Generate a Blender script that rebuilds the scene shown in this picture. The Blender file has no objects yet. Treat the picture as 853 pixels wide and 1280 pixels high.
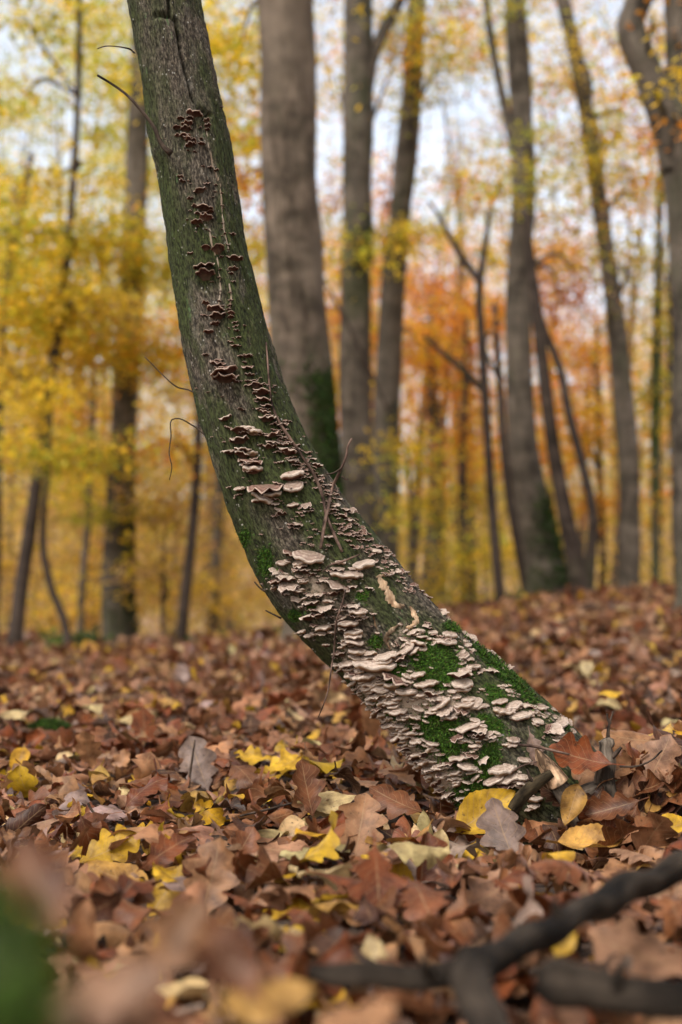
import bpy, math, random
import numpy as np
from mathutils import Vector, Matrix
from mathutils.bvhtree import BVHTree

random.seed(11)
RNG = np.random.default_rng(11)
SC = bpy.context.scene
C = SC.collection
R = math.radians

# ------------------------------------------------------------------ camera, sky, sun, exposure
FPX, CX, CY, HORIZON = 1778.0, 426.5, 640.0, 755.0     # photograph's pixels
H = 0.345
PITCH = math.atan((HORIZON - CY) / FPX)
cam_d = bpy.data.cameras.new("camera")
cam = bpy.data.objects.new("camera", cam_d)
C.objects.link(cam)
cam.location = (0, 0, H)
cam.rotation_euler = (R(90) + PITCH, 0, 0)
cam_d.sensor_fit = 'VERTICAL'
cam_d.sensor_height = 36.0
cam_d.sensor_width = 24.0
cam_d.lens = 50.0
cam_d.clip_start = 0.02
cam_d.clip_end = 2000
cam_d.dof.use_dof = True
cam_d.dof.focus_distance = 2.25
cam_d.dof.aperture_fstop = 3.0
SC.camera = cam

SUN_EL, SUN_AZ = R(52), R(215)
world = bpy.data.worlds.new("World")
SC.world = world
world.use_nodes = True
wn = world.node_tree.nodes
wl = world.node_tree.links
bg = wn['Background']
sky = wn.new('ShaderNodeTexSky')
sky.sky_type = 'NISHITA'
sky.sun_disc = False
sky.sun_elevation = SUN_EL
sky.sun_rotation = SUN_AZ
sky.air_density = 1.0
sky.dust_density = 3.0
hs = wn.new('ShaderNodeHueSaturation')
hs.inputs['Saturation'].default_value = 0.42
wl.new(sky.outputs[0], hs.inputs['Color'])
wl.new(hs.outputs[0], bg.inputs['Color'])
bg.inputs['Strength'].default_value = 0.15

sun_d = bpy.data.lights.new("sun", 'SUN')
sun_d.energy = 1.3
sun_d.angle = R(18)
sun_d.color = (1.0, 0.96, 0.9)
sun = bpy.data.objects.new("sun", sun_d)
C.objects.link(sun)
sd = Vector((math.sin(SUN_AZ) * math.cos(SUN_EL), math.cos(SUN_AZ) * math.cos(SUN_EL), math.sin(SUN_EL)))
sun.rotation_euler = sd.to_track_quat('Z', 'Y').to_euler()
sun.location = sd * 30

SC.view_settings.view_transform = 'Standard'
SC.view_settings.look = 'None'
SC.view_settings.gamma = 1.0
SC.view_settings.exposure = 1.24
SC.render.engine = 'CYCLES'
SC.cycles.use_denoising = True
SC.cycles.max_bounces = 6
SC.cycles.diffuse_bounces = 4
SC.cycles.transmission_bounces = 4

# ------------------------------------------------------------------ helpers
FWD = np.array([0, math.cos(PITCH), math.sin(PITCH)])
UPV = np.array([0, -math.sin(PITCH), math.cos(PITCH)])
RGT = np.array([1.0, 0, 0])
CAM = np.array([0, 0, H])


def ray(px, py):
    return FWD + RGT * ((px - CX) / FPX) + UPV * (-(py - CY) / FPX)


def P(px, py, d):
    return CAM + ray(px, py) * d


def project(V):
    q = np.asarray(V) - CAM
    d = q @ FWD
    return np.stack([CX + FPX * (q @ RGT) / d, CY - FPX * (q @ UPV) / d, d], -1)


def _hash(ix, iy, iz, seed):
    n = (ix * 374761393 + iy * 668265263 + iz * 2147483647 + seed * 1274126177) & 0xFFFFFFFF
    n = ((n ^ (n >> 13)) * 1274126177) & 0xFFFFFFFF
    n = (n ^ (n >> 16)) & 0xFFFF
    return n / 65535.0


def vnoise(Q, seed=0):
    """value noise in -1..1"""
    Q = np.asarray(Q, float)
    I = np.floor(Q).astype(np.int64)
    f = Q - I
    f = f * f * (3 - 2 * f)
    out = 0
    for dx in (0, 1):
        wx = f[..., 0] if dx else 1 - f[..., 0]
        for dy in (0, 1):
            wy = f[..., 1] if dy else 1 - f[..., 1]
            for dz in (0, 1):
                wz = f[..., 2] if dz else 1 - f[..., 2]
                out = out + wx * wy * wz * _hash(I[..., 0] + dx, I[..., 1] + dy, I[..., 2] + dz, seed)
    return out * 2 - 1


def smooth(a, b, x):
    t = np.clip((np.asarray(x, float) - a) / (b - a), 0, 1)
    return t * t * (3 - 2 * t)


def new_mesh(name, V, Fs, col=None, vec=None, midx=None, shade=True):
    V = np.asarray(V, np.float32).reshape(-1, 3)
    if isinstance(Fs, np.ndarray):
        Fs = [Fs]
    Fs = [np.asarray(f, np.int32) for f in Fs if len(f)]
    me = bpy.data.meshes.new(name)
    me.vertices.add(len(V))
    me.vertices.foreach_set('co', V.ravel())
    loops = np.concatenate([f.ravel() for f in Fs])
    tot = np.concatenate([np.full(len(f), f.shape[1], np.int32) for f in Fs])
    start = np.concatenate([[0], np.cumsum(tot)[:-1]]).astype(np.int32)
    me.loops.add(len(loops))
    me.loops.foreach_set('vertex_index', loops)
    me.polygons.add(len(tot))
    me.polygons.foreach_set('loop_start', start)
    me.polygons.foreach_set('loop_total', tot)
    if shade:
        me.polygons.foreach_set('use_smooth', np.ones(len(tot), bool))
    if midx is not None:
        me.polygons.foreach_set('material_index', np.asarray(midx, np.int32))
    me.update(calc_edges=True)
    if col is not None:
        a = me.color_attributes.new('col', 'FLOAT_COLOR', 'POINT')
        c = np.ones((len(V), 4), np.float32)
        c[:, :3] = np.asarray(col, np.float32).reshape(-1, 3)
        a.data.foreach_set('color', c.ravel())
    if vec is not None:
        a = me.attributes.new('vec', 'FLOAT_VECTOR', 'POINT')
        a.data.foreach_set('vector', np.asarray(vec, np.float32).ravel())
    return me


def link(name, me, mats, parent=None, loc=None):
    for m in (mats if isinstance(mats, (list, tuple)) else [mats]):
        if len(me.materials) < (len(mats) if isinstance(mats, (list, tuple)) else 1):
            me.materials.append(m)
    o = bpy.data.objects.new(name, me)
    C.objects.link(o)
    if parent is not None:
        o.parent = parent
    if loc is not None:
        o.location = loc
    return o


def tag(o, label=None, cat=None, group=None, kind=None):
    if label: o['label'] = label
    if cat: o['category'] = cat
    if group: o['group'] = group
    if kind: o['kind'] = kind
    return o


def empty(name, loc, label, cat, group=None):
    o = bpy.data.objects.new(name, None)
    C.objects.link(o)
    o.location = [float(v) for v in loc]
    o.empty_display_size = 0.05
    return tag(o, label, cat, group)


def spline(pts, n):
    """Catmull-Rom through the rows of pts, n samples spread by chord length"""
    p = np.asarray(pts, float)
    seg = np.linalg.norm(np.diff(p[:, :3], axis=0), axis=1)
    t = np.concatenate([[0], np.cumsum(np.maximum(seg, 1e-6))])
    m = np.gradient(p, t, axis=0) if len(p) > 2 else np.repeat(((p[1] - p[0]) / t[-1])[None], 2, 0)
    s = np.linspace(0, t[-1], n)
    k = np.clip(np.searchsorted(t, s, side='right') - 1, 0, len(t) - 2)
    h = (t[k + 1] - t[k])[:, None]
    u = ((s - t[k])[:, None]) / h
    return ((2 * u**3 - 3 * u**2 + 1) * p[k] + (u**3 - 2 * u**2 + u) * h * m[k]
            + (-2 * u**3 + 3 * u**2) * p[k + 1] + (u**3 - u**2) * h * m[k + 1])


def frames(c):
    T = np.gradient(c, axis=0)
    T /= np.linalg.norm(T, axis=1)[:, None]
    N = np.zeros_like(T)
    a = np.array([0, -1.0, 0]) if abs(T[0][1]) < 0.8 else np.array([1.0, 0, 0])
    v = a - T[0] * (a @ T[0])
    N[0] = v / np.linalg.norm(v)
    for i in range(1, len(c)):
        v = N[i - 1] - T[i] * (N[i - 1] @ T[i])
        N[i] = v / np.linalg.norm(v)
    return T, N, np.cross(T, N)


def tube_arrays(pts, n, seg, rough=0.0, seed=0, freq=12.0, lobes=0.0):
    """pts rows (x, y, z, radius) -> V, F, bark coordinates"""
    s = spline(pts, n)
    c, r = s[:, :3], np.maximum(s[:, 3], 1e-4)
    T, N, B = frames(c)
    th = np.linspace(0, 2 * math.pi, seg, endpoint=False)
    arc = np.concatenate([[0], np.cumsum(np.linalg.norm(np.diff(c, axis=0), axis=1))])
    d = N[:, None, :] * np.cos(th)[None, :, None] + B[:, None, :] * np.sin(th)[None, :, None]
    r0 = float(np.mean(r))
    vec = np.stack(np.broadcast_arrays(r0 * np.cos(th)[None, :], r0 * np.sin(th)[None, :], arc[:, None] + seed * 3.7), -1)
    rr = np.repeat(r[:, None], seg, 1)
    if rough:
        rr = rr * (1 + rough * vnoise(vec * np.array([freq, freq, freq * 0.35]), seed)
                   + lobes * np.cos(3 * th + seed)[None, :])
    V = c[:, None, :] + d * rr[..., None]
    i = np.arange(n - 1)[:, None] * seg
    j = np.arange(seg)[None, :]
    F = np.stack([i + j, i + (j + 1) % seg, i + seg + (j + 1) % seg, i + seg + j], -1).reshape(-1, 4)
    V = V.reshape(-1, 3)
    vec = vec.reshape(-1, 3)
    k = len(V)
    V = np.concatenate([V, c[:1], c[-1:]])
    vec = np.concatenate([vec, vec[:1], vec[-1:]])
    jj = np.arange(seg)
    caps = np.concatenate([np.stack([np.full(seg, k), (jj + 1) % seg, jj], -1),
                           np.stack([np.full(seg, k + 1), (n - 1) * seg + jj, (n - 1) * seg + (jj + 1) % seg], -1)])
    return V, [F, caps], vec


def tube(name, pts, n, seg, mat, parent=None, rough=0.0, seed=0, freq=12.0, lobes=0.0):
    V, F, vec = tube_arrays(pts, n, seg, rough, seed, freq, lobes)
    if parent is not None:
        V = V - np.array(parent.location)
        loc = None
    else:
        loc = np.array(pts[0][:3], float)
        V = V - loc
    return link(name, new_mesh(name, V, F, vec=vec), mat, parent, loc)


# ------------------------------------------------------------------ materials
def mat_new(name):
    m = bpy.data.materials.new(name)
    m.use_nodes = True
    nt = m.node_tree
    b = nt.nodes['Principled BSDF']
    return m, nt, b


def N_(nt, kind, **kw):
    n = nt.nodes.new(kind)
    for k, v in kw.items():
        if k in n.inputs.keys():
            n.inputs[k].default_value = v
        else:
            setattr(n, k, v)
    return n


def ramp(nt, fac, stops):
    r = nt.nodes.new('ShaderNodeValToRGB')
    e = r.color_ramp.elements
    while len(e) < len(stops):
        e.new(0.5)
    for el, (p, c) in zip(e, stops):
        el.position = p
        el.color = (*c, 1) if len(c) == 3 else c
    nt.links.new(fac, r.inputs['Fac'])
    return r


def mixc(nt, fac, a, b, mode='MIX'):
    m = nt.nodes.new('ShaderNodeMix')
    m.data_type = 'RGBA'
    m.blend_type = mode
    for sock, v in ((m.inputs[0], fac), (m.inputs[6], a), (m.inputs[7], b)):
        if hasattr(v, 'node'):
            nt.links.new(v, sock)
        elif isinstance(v, (int, float)):
            sock.default_value = v
        else:
            sock.default_value = (*v, 1)
    return m.outputs[2]


def math_(nt, op, a, b=None):
    m = nt.nodes.new('ShaderNodeMath')
    m.operation = op
    for sock, v in zip(m.inputs, (a, b)):
        if v is None:
            continue
        if hasattr(v, 'node'):
            nt.links.new(v, sock)
        else:
            sock.default_value = v
    return m.outputs[0]


def attr(nt, name, out='Vector'):
    a = nt.nodes.new('ShaderNodeAttribute')
    a.attribute_name = name
    return a.outputs[out]


def noise(nt, vec, scale, detail=4, rough=0.55, stretch=None):
    if stretch is not None:
        mp = nt.nodes.new('ShaderNodeMapping')
        mp.inputs['Scale'].default_value = stretch
        nt.links.new(vec, mp.inputs[0])
        vec = mp.outputs[0]
    n = nt.nodes.new('ShaderNodeTexNoise')
    n.inputs['Scale'].default_value = scale
    n.inputs['Detail'].default_value = detail
    n.inputs['Roughness'].default_value = rough
    nt.links.new(vec, n.inputs['Vector'])
    return n.outputs['Fac']


def bump(nt, b, h, dist, strength=1.0):
    bp = nt.nodes.new('ShaderNodeBump')
    bp.inputs['Distance'].default_value = dist
    bp.inputs['Strength'].default_value = strength
    nt.links.new(h, bp.inputs['Height'])
    nt.links.new(bp.outputs[0], b.inputs['Normal'])


def bark_mat(name, c0, c1, moss=(0.03, 0.055, 0.012), moss_amt=0.3, scale=1.0, lichen=0.0):
    m, nt, b = mat_new(name)
    v = attr(nt, 'vec')
    n1 = noise(nt, v, 22 * scale, 6, 0.6, (1, 1, 0.18))
    n2 = noise(nt, v, 3.0 * scale, 4, 0.55, (1, 1, 0.6))
    n1 = math_(nt, 'ADD', math_(nt, 'MULTIPLY', n1, 0.65), math_(nt, 'MULTIPLY', noise(nt, v, 60 * scale, 5, 0.65, (1, 1, 0.4)), 0.35))
    base = ramp(nt, n1, [(0.38, c0), (0.60, c1)]).outputs[0]
    base = mixc(nt, 1.0, base, ramp(nt, noise(nt, v, 7 * scale, 5, 0.6, (1, 1, 1.6)), [(0.38, (0.42, 0.42, 0.38)), (0.62, (1.3, 1.28, 1.25))]).outputs[0], 'MULTIPLY')
    base = mixc(nt, ramp(nt, n2, [(0.35, (0, 0, 0)), (0.7, (1, 1, 1))]).outputs[0], base,
                mixc(nt, 0.5, base, tuple(x * 1.5 for x in c1)))
    mk = ramp(nt, noise(nt, v, 2.2 * scale, 5, 0.6, (1, 1, 0.45)), [(0.62 - 0.4 * moss_amt, (0, 0, 0)), (0.78 - 0.3 * moss_amt, (1, 1, 1))]).outputs[0]
    base = mixc(nt, math_(nt, 'MULTIPLY', mk, min(1, 0.35 + moss_amt)), base, moss)
    if lichen:
        lk = ramp(nt, noise(nt, v, 30 * scale, 3, 0.6), [(0.66, (0, 0, 0)), (0.7, (1, 1, 1))]).outputs[0]
        base = mixc(nt, math_(nt, 'MULTIPLY', lk, lichen), base, (0.30, 0.32, 0.26))
    nt.links.new(base, b.inputs['Base Color'])
    b.inputs['Roughness'].default_value = 0.9
    b.inputs['Specular IOR Level'].default_value = 0.2
    bump(nt, b, n1, 0.02 / scale, 0.7)
    return m


def trunk_mat():
    """bark of the leaning tree: col = (moss, crust, algae) amounts painted as growth on the surface"""
    m, nt, b = mat_new('lichen_covered_bark')
    v = attr(nt, 'vec')
    sep = nt.nodes.new('ShaderNodeSeparateColor')
    nt.links.new(attr(nt, 'col', 'Color'), sep.inputs[0])
    fine = noise(nt, v, 270, 8, 0.72, (1, 1, 0.38))
    mid = noise(nt, v, 75, 7, 0.7, (1, 1, 0.38))
    big = noise(nt, v, 11, 5, 0.6, (1, 1, 0.5))
    base = ramp(nt, fine, [(0.38, (0.010, 0.008, 0.006)), (0.50, (0.058, 0.047, 0.036)), (0.61, (0.185, 0.157, 0.122))]).outputs[0]
    grey = ramp(nt, mid, [(0.46, (0, 0, 0)), (0.60, (1, 1, 1))]).outputs[0]
    base = mixc(nt, math_(nt, 'MULTIPLY', grey, 0.6), base, ramp(nt, fine, [(0.40, (0.035, 0.028, 0.022)), (0.60, (0.21, 0.182, 0.146))]).outputs[0])
    iso = noise(nt, v, 210, 6, 0.7, (1, 1, 0.75))
    base = mixc(nt, 1.0, base, ramp(nt, iso, [(0.36, (0.45, 0.43, 0.40)), (0.62, (1.55, 1.52, 1.48))]).outputs[0], 'MULTIPLY')
    pat = ramp(nt, noise(nt, v, 24, 5, 0.65, (1, 1, 0.7)), [(0.56, (0, 0, 0)), (0.64, (1, 1, 1))]).outputs[0]
    base = mixc(nt, math_(nt, 'MULTIPLY', pat, 0.5), base, ramp(nt, iso, [(0.38, (0.06, 0.055, 0.045)), (0.62, (0.25, 0.23, 0.19))]).outputs[0])
    # green algae film
    alg = ramp(nt, big, [(0.42, (0, 0, 0)), (0.56, (1, 1, 1))]).outputs[0]
    alg = math_(nt, 'MULTIPLY', alg, math_(nt, 'ADD', math_(nt, 'MULTIPLY', sep.outputs[2], 1.0), 0.42))
    fg = ramp(nt, fine, [(0.40, (0.007, 0.008, 0.003)), (0.61, (0.074, 0.092, 0.028))]).outputs[0]
    base = mixc(nt, alg, base, fg)
    # bright green lichen flecks
    fl = noise(nt, v, 60, 4, 0.6, (1, 1, 0.6))
    fk = math_(nt, 'MULTIPLY', ramp(nt, fl, [(0.63, (0, 0, 0)), (0.69, (1, 1, 1))]).outputs[0],
               ramp(nt, noise(nt, v, 14, 3, 0.5), [(0.45, (0, 0, 0)), (0.62, (1, 1, 1))]).outputs[0])
    base = mixc(nt, math_(nt, 'MULTIPLY', fk, 0.75), base, (0.105, 0.19, 0.075))
    # pale specks
    sp = nt.nodes.new('ShaderNodeTexVoronoi')
    sp.inputs['Scale'].default_value = 120
    nt.links.new(v, sp.inputs['Vector'])
    sk = math_(nt, 'MULTIPLY', ramp(nt, sp.outputs['Distance'], [(0.14, (1, 1, 1)), (0.24, (0, 0, 0))]).outputs[0],
               ramp(nt, noise(nt, v, 40, 3, 0.6), [(0.54, (0, 0, 0)), (0.62, (1, 1, 1))]).outputs[0])
    base = mixc(nt, sk, base, (0.42, 0.40, 0.36))
    # moss and crust, ragged by noise
    rag = math_(nt, 'SUBTRACT', noise(nt, v, 90, 5, 0.65), 0.5)
    ms = ramp(nt, math_(nt, 'ADD', sep.outputs[0], math_(nt, 'MULTIPLY', rag, 1.3)), [(0.38, (0, 0, 0)), (0.62, (1, 1, 1))]).outputs[0]
    base = mixc(nt, ms, base, ramp(nt, fine, [(0.3, (0.010, 0.028, 0.003)), (0.7, (0.05, 0.105, 0.012))]).outputs[0])
    cr = ramp(nt, math_(nt, 'ADD', sep.outputs[1], math_(nt, 'MULTIPLY', rag, 1.9)), [(0.34, (0, 0, 0)), (0.66, (1, 1, 1))]).outputs[0]
    base = mixc(nt, cr, base, ramp(nt, mid, [(0.35, (0.26, 0.18, 0.12)), (0.65, (0.52, 0.43, 0.34))]).outputs[0])
    nt.links.new(base, b.inputs['Base Color'])
    b.inputs['Roughness'].default_value = 0.88
    b.inputs['Specular IOR Level'].default_value = 0.25
    hsum = math_(nt, 'ADD', fine, math_(nt, 'MULTIPLY', mid, 1.2))
    bump(nt, b, hsum, 0.0045, 1.0)
    return m


def leaf_mat():
    m, nt, b = mat_new('dead_leaf')
    v = attr(nt, 'vec')          # u (-1..1), s (0..1), random
    geo = nt.nodes.new('ShaderNodeNewGeometry')
    sx = nt.nodes.new('ShaderNodeSeparateXYZ')
    nt.links.new(v, sx.inputs[0])
    au = math_(nt, 'ABSOLUTE', sx.outputs[0])
    mid = math_(nt, 'LESS_THAN', au, 0.035)
    # side veins run forward from the midrib
    ph = math_(nt, 'SUBTRACT', math_(nt, 'MULTIPLY', sx.outputs[1], 9.0), math_(nt, 'MULTIPLY', au, 2.2))
    fr = math_(nt, 'ABSOLUTE', math_(nt, 'SUBTRACT', math_(nt, 'FRACT', ph), 0.5))
    vein = math_(nt, 'MAXIMUM', math_(nt, 'LESS_THAN', fr, 0.035), mid)
    c = attr(nt, 'col', 'Color')
    n1 = noise(nt, geo.outputs['Position'], 38, 5, 0.6)
    n2 = noise(nt, geo.outputs['Position'], 140, 4, 0.6)
    cc = mixc(nt, 1.0, c, ramp(nt, n1, [(0.34, (0.45, 0.40, 0.36)), (0.66, (1.35, 1.35, 1.3))]).outputs[0], 'MULTIPLY')
    sp = ramp(nt, n2, [(0.30, (1, 1, 1)), (0.38, (0, 0, 0))]).outputs[0]
    cc = mixc(nt, math_(nt, 'MULTIPLY', sp, 0.7), cc, (0.04, 0.02, 0.012))
    cc = mixc(nt, math_(nt, 'MULTIPLY', vein, 0.42), cc, (0.36, 0.23, 0.12))
    b.inputs['Roughness'].default_value = 0.48
    b.inputs['Specular IOR Level'].default_value = 0.3
    nt.links.new(cc, b.inputs['Base Color'])
    hh = math_(nt, 'SUBTRACT', math_(nt, 'MULTIPLY', n2, 0.6), math_(nt, 'MULTIPLY', vein, 0.5))
    bump(nt, b, hh, 0.0016, 0.8)
    tr = nt.nodes.new('ShaderNodeBsdfTranslucent')
    nt.links.new(cc, tr.inputs[0])
    mx = nt.nodes.new('ShaderNodeMixShader')
    mx.inputs[0].default_value = 0.16
    nt.links.new(b.outputs[0], mx.inputs[1])
    nt.links.new(tr.outputs[0], mx.inputs[2])
    nt.links.new(mx.outputs[0], nt.nodes['Material Output'].inputs[0])
    return m


def foliage_mat():
    m, nt, b = mat_new('autumn_foliage')
    c = attr(nt, 'col', 'Color')
    nt.links.new(c, b.inputs['Base Color'])
    b.inputs['Roughness'].default_value = 0.55
    b.inputs['Specular IOR Level'].default_value = 0.3
    tr = nt.nodes.new('ShaderNodeBsdfTranslucent')
    nt.links.new(c, tr.inputs[0])
    mx = nt.nodes.new('ShaderNodeMixShader')
    mx.inputs[0].default_value = 0.6
    nt.links.new(b.outputs[0], mx.inputs[1])
    nt.links.new(tr.outputs[0], mx.inputs[2])
    nt.links.new(mx.outputs[0], nt.nodes['Material Output'].inputs[0])
    return m


def moss_mat():
    m, nt, b = mat_new('moss')
    nt.links.new(attr(nt, 'col', 'Color'), b.inputs['Base Color'])
    b.inputs['Roughness'].default_value = 0.7
    b.inputs['Specular IOR Level'].default_value = 0.2
    return m


def cap_mats():
    out = []
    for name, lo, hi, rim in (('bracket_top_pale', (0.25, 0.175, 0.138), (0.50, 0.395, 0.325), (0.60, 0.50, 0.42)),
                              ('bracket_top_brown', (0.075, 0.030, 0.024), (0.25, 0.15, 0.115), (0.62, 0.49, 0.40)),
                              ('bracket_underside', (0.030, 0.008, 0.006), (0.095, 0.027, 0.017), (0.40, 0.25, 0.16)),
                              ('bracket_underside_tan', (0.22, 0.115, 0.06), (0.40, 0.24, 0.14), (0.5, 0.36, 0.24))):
        m, nt, b = mat_new(name)
        v = attr(nt, 'vec')        # x, radius share, random
        sx = nt.nodes.new('ShaderNodeSeparateXYZ')
        nt.links.new(v, sx.inputs[0])
        tc = nt.nodes.new('ShaderNodeNewGeometry')
        oi = nt.nodes.new('ShaderNodeObjectInfo')
        n = noise(nt, tc.outputs['Position'], 130, 5, 0.65)
        n2 = noise(nt, tc.outputs['Position'], 420, 3, 0.6)
        zone = math_(nt, 'MULTIPLY', math_(nt, 'SINE', math_(nt, 'MULTIPLY', sx.outputs[1], 21.0)), 0.09)
        f = math_(nt, 'ADD', math_(nt, 'ADD', n, zone), math_(nt, 'MULTIPLY', math_(nt, 'SUBTRACT', oi.outputs['Random'], 0.5), 0.42))
        col = ramp(nt, f, [(0.28, lo), (0.66, hi)]).outputs[0]
        edge = ramp(nt, sx.outputs[1], [(0.84, (0, 0, 0)), (0.99, (1, 1, 1))]).outputs[0]
        col = mixc(nt, math_(nt, 'MULTIPLY', edge, 0.7), col, rim)
        dirt = ramp(nt, noise(nt, tc.outputs['Position'], 75, 5, 0.7), [(0.54, (0, 0, 0)), (0.66, (1, 1, 1))]).outputs[0]
        inner = ramp(nt, sx.outputs[1], [(0.15, (1, 1, 1)), (0.75, (0, 0, 0))]).outputs[0]
        col = mixc(nt, math_(nt, 'MULTIPLY', dirt, 0.45), col, (0.13, 0.085, 0.055))
        col = mixc(nt, math_(nt, 'MULTIPLY', inner, 0.5), col, (0.17, 0.125, 0.085))
        nt.links.new(col, b.inputs['Base Color'])
        b.inputs['Roughness'].default_value = 0.82
        b.inputs['Specular IOR Level'].default_value = 0.2
        bump(nt, b, math_(nt, 'ADD', math_(nt, 'MULTIPLY', n, 1.0), math_(nt, 'MULTIPLY', n2, 0.6)), 0.003, 1.0)
        out.append(m)
    return out


def ground_mat():
    m, nt, b = mat_new('leaf_mould')
    geo = nt.nodes.new('ShaderNodeNewGeometry')
    p = geo.outputs['Position']
    vo = nt.nodes.new('ShaderNodeTexVoronoi')
    vo.inputs['Scale'].default_value = 9
    nt.links.new(p, vo.inputs['Vector'])
    sepc = nt.nodes.new('ShaderNodeSeparateColor')
    nt.links.new(vo.outputs['Color'], sepc.inputs[0])
    leafy = ramp(nt, sepc.outputs[0], [(0.0, (0.10, 0.045, 0.025)), (0.35, (0.25, 0.12, 0.07)), (0.7, (0.34, 0.19, 0.12)), (0.93, (0.45, 0.30, 0.08))]).outputs[0]
    soil = ramp(nt, noise(nt, p, 30, 5), [(0.3, (0.022, 0.013, 0.008)), (0.7, (0.07, 0.038, 0.022))]).outputs[0]
    sx = nt.nodes.new('ShaderNodeSeparateXYZ')
    nt.links.new(p, sx.inputs[0])
    far = ramp(nt, math_(nt, 'DIVIDE', sx.outputs[1], 20.0), [(0.25, (0, 0, 0)), (0.6, (1, 1, 1))]).outputs[0]
    nt.links.new(mixc(nt, far, soil, leafy), b.inputs['Base Color'])
    b.inputs['Roughness'].default_value = 0.9
    bump(nt, b, noise(nt, p, 25, 5), 0.03, 0.8)
    return m


def wood_mat(name, lo, hi, sc=120, spec=0.15):
    m, nt, b = mat_new(name)
    v = attr(nt, 'vec')
    n = noise(nt, v, sc, 6, 0.65, (1, 1, 0.15))
    nt.links.new(ramp(nt, n, [(0.3, lo), (0.7, hi)]).outputs[0], b.inputs['Base Color'])
    big = noise(nt, v, sc * 0.3, 4, 0.6, (1, 1, 0.6))
    cc = mixc(nt, 1.0, nt.nodes['Color Ramp'].outputs[0], ramp(nt, big, [(0.40, (0.25, 0.23, 0.21)), (0.60, (2.0, 1.95, 1.8))]).outputs[0], 'MULTIPLY')
    nt.links.new(cc, b.inputs['Base Color'])
    b.inputs['Specular IOR Level'].default_value = spec
    b.inputs['Roughness'].default_value = 0.9
    bump(nt, b, n, 0.003, 0.9)
    return m


M_TRUNK = trunk_mat()
M_LEAF = leaf_mat()
M_FOL = foliage_mat()
M_MOSS = moss_mat()
CAPS = cap_mats()
M_GROUND = ground_mat()
M_TWIG = wood_mat('dry_twig_bark', (0.035, 0.022, 0.018), (0.15, 0.10, 0.085))
M_TWIGDARK = wood_mat('dark_twig_bark', (0.018, 0.013, 0.011), (0.075, 0.055, 0.045))
M_BRANCH = wood_mat('wet_branch_bark', (0.005, 0.004, 0.003), (0.040, 0.031, 0.025), 60)
M_STUB = wood_mat('rough_stub_bark', (0.016, 0.012, 0.010), (0.15, 0.125, 0.105), 110)
M_PALEWOOD = wood_mat('bare_splintered_wood', (0.24, 0.14, 0.085), (0.50, 0.36, 0.25), 160)
M_PEEL = wood_mat('peeled_inner_bark', (0.20, 0.11, 0.06), (0.52, 0.41, 0.30), 90)
M_GREYB = bark_mat('smooth_grey_bark', (0.038, 0.028, 0.020), (0.165, 0.130, 0.100), moss_amt=0.12, scale=0.6)
M_BROWNB = bark_mat('brown_grey_bark', (0.024, 0.019, 0.015), (0.120, 0.100, 0.080), moss_amt=0.22, scale=0.8)
M_DARKB = bark_mat('dark_bark', (0.018, 0.013, 0.011), (0.065, 0.049, 0.04), moss_amt=0.15, scale=0.8)
M_MOSSB = bark_mat('mossy_bark', (0.075, 0.064, 0.05), (0.17, 0.145, 0.115), moss=(0.03, 0.06, 0.01), moss_amt=0.62, scale=0.7)


# ------------------------------------------------------------------ ground
def terrain(x, y):
    x = np.asarray(x, float)
    y = np.asarray(y, float)
    side = smooth(-1.6, 2.6, x + 0.0 * y)
    h = (-0.045 + 0.425 * side) * smooth(3.2, 12.5, y)
    h = h - 0.030 * np.clip(y - 12.5, 0, 30)
    h = h + 9.0 * smooth(42, 110, y)
    h = h + 0.020 * vnoise(np.stack([x * 2.6, y * 2.6, 0 * x], -1), 3) * smooth(0.5, 2, y)
    h = h + 0.05 * vnoise(np.stack([x * 0.6, y * 0.5, 0 * x], -1), 5) * smooth(3, 7, y)
    h = h + 0.11 * np.exp(-(((x + 0.165) / 0.08) ** 2 + ((y - 0.62) / 0.11) ** 2))      # leaf heap by the lens
    h = h + 0.03 * np.exp(-(((x + 0.03) / 0.10) ** 2 + ((y - 0.66) / 0.10) ** 2))
    h = h + 0.14 * np.exp(-(((x - 0.57) / 0.12) ** 2 + ((y - 2.42) / 0.2) ** 2))         # drift against the trunk foot
    h = h - 0.045 * (1 - smooth(4.0, 8.0, y))
    h = h - 0.03 * np.exp(-(((x - 0.25) / 0.22) ** 2 + ((y - 2.22) / 0.22) ** 2))
    h = h + 0.035 * np.exp(-(((x + 0.1) / 0.5) ** 2 + ((y - 2.9) / 0.35) ** 2))
    return h


def build_ground():
    ys = np.concatenate([np.linspace(-6, 0, 7)[:-1], np.linspace(0, 5, 110)[:-1], np.linspace(5, 16, 90)[:-1], np.linspace(16, 120, 70)[:-1], np.linspace(120, 900, 16)])
    xs0 = np.concatenate([-np.geomspace(700, 1.6, 36), np.linspace(-1.5, 1.5, 80), np.geomspace(1.6, 700, 36)])
    X, Y = np.meshgrid(xs0, ys)
    Z = terrain(X, Y)
    V = np.stack([X, Y, Z], -1).reshape(-1, 3)
    n, m = X.shape
    i = np.arange(n - 1)[:, None] * m
    j = np.arange(m - 1)[None, :]
    F = np.stack([i + j, i + j + 1, i + m + j + 1, i + m + j], -1).reshape(-1, 4)
    o = link('ground', new_mesh('ground', V, F), M_GROUND)
    tag(o, 'brown forest floor rising gently towards the trees', 'ground', kind='structure')


build_ground()

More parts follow.
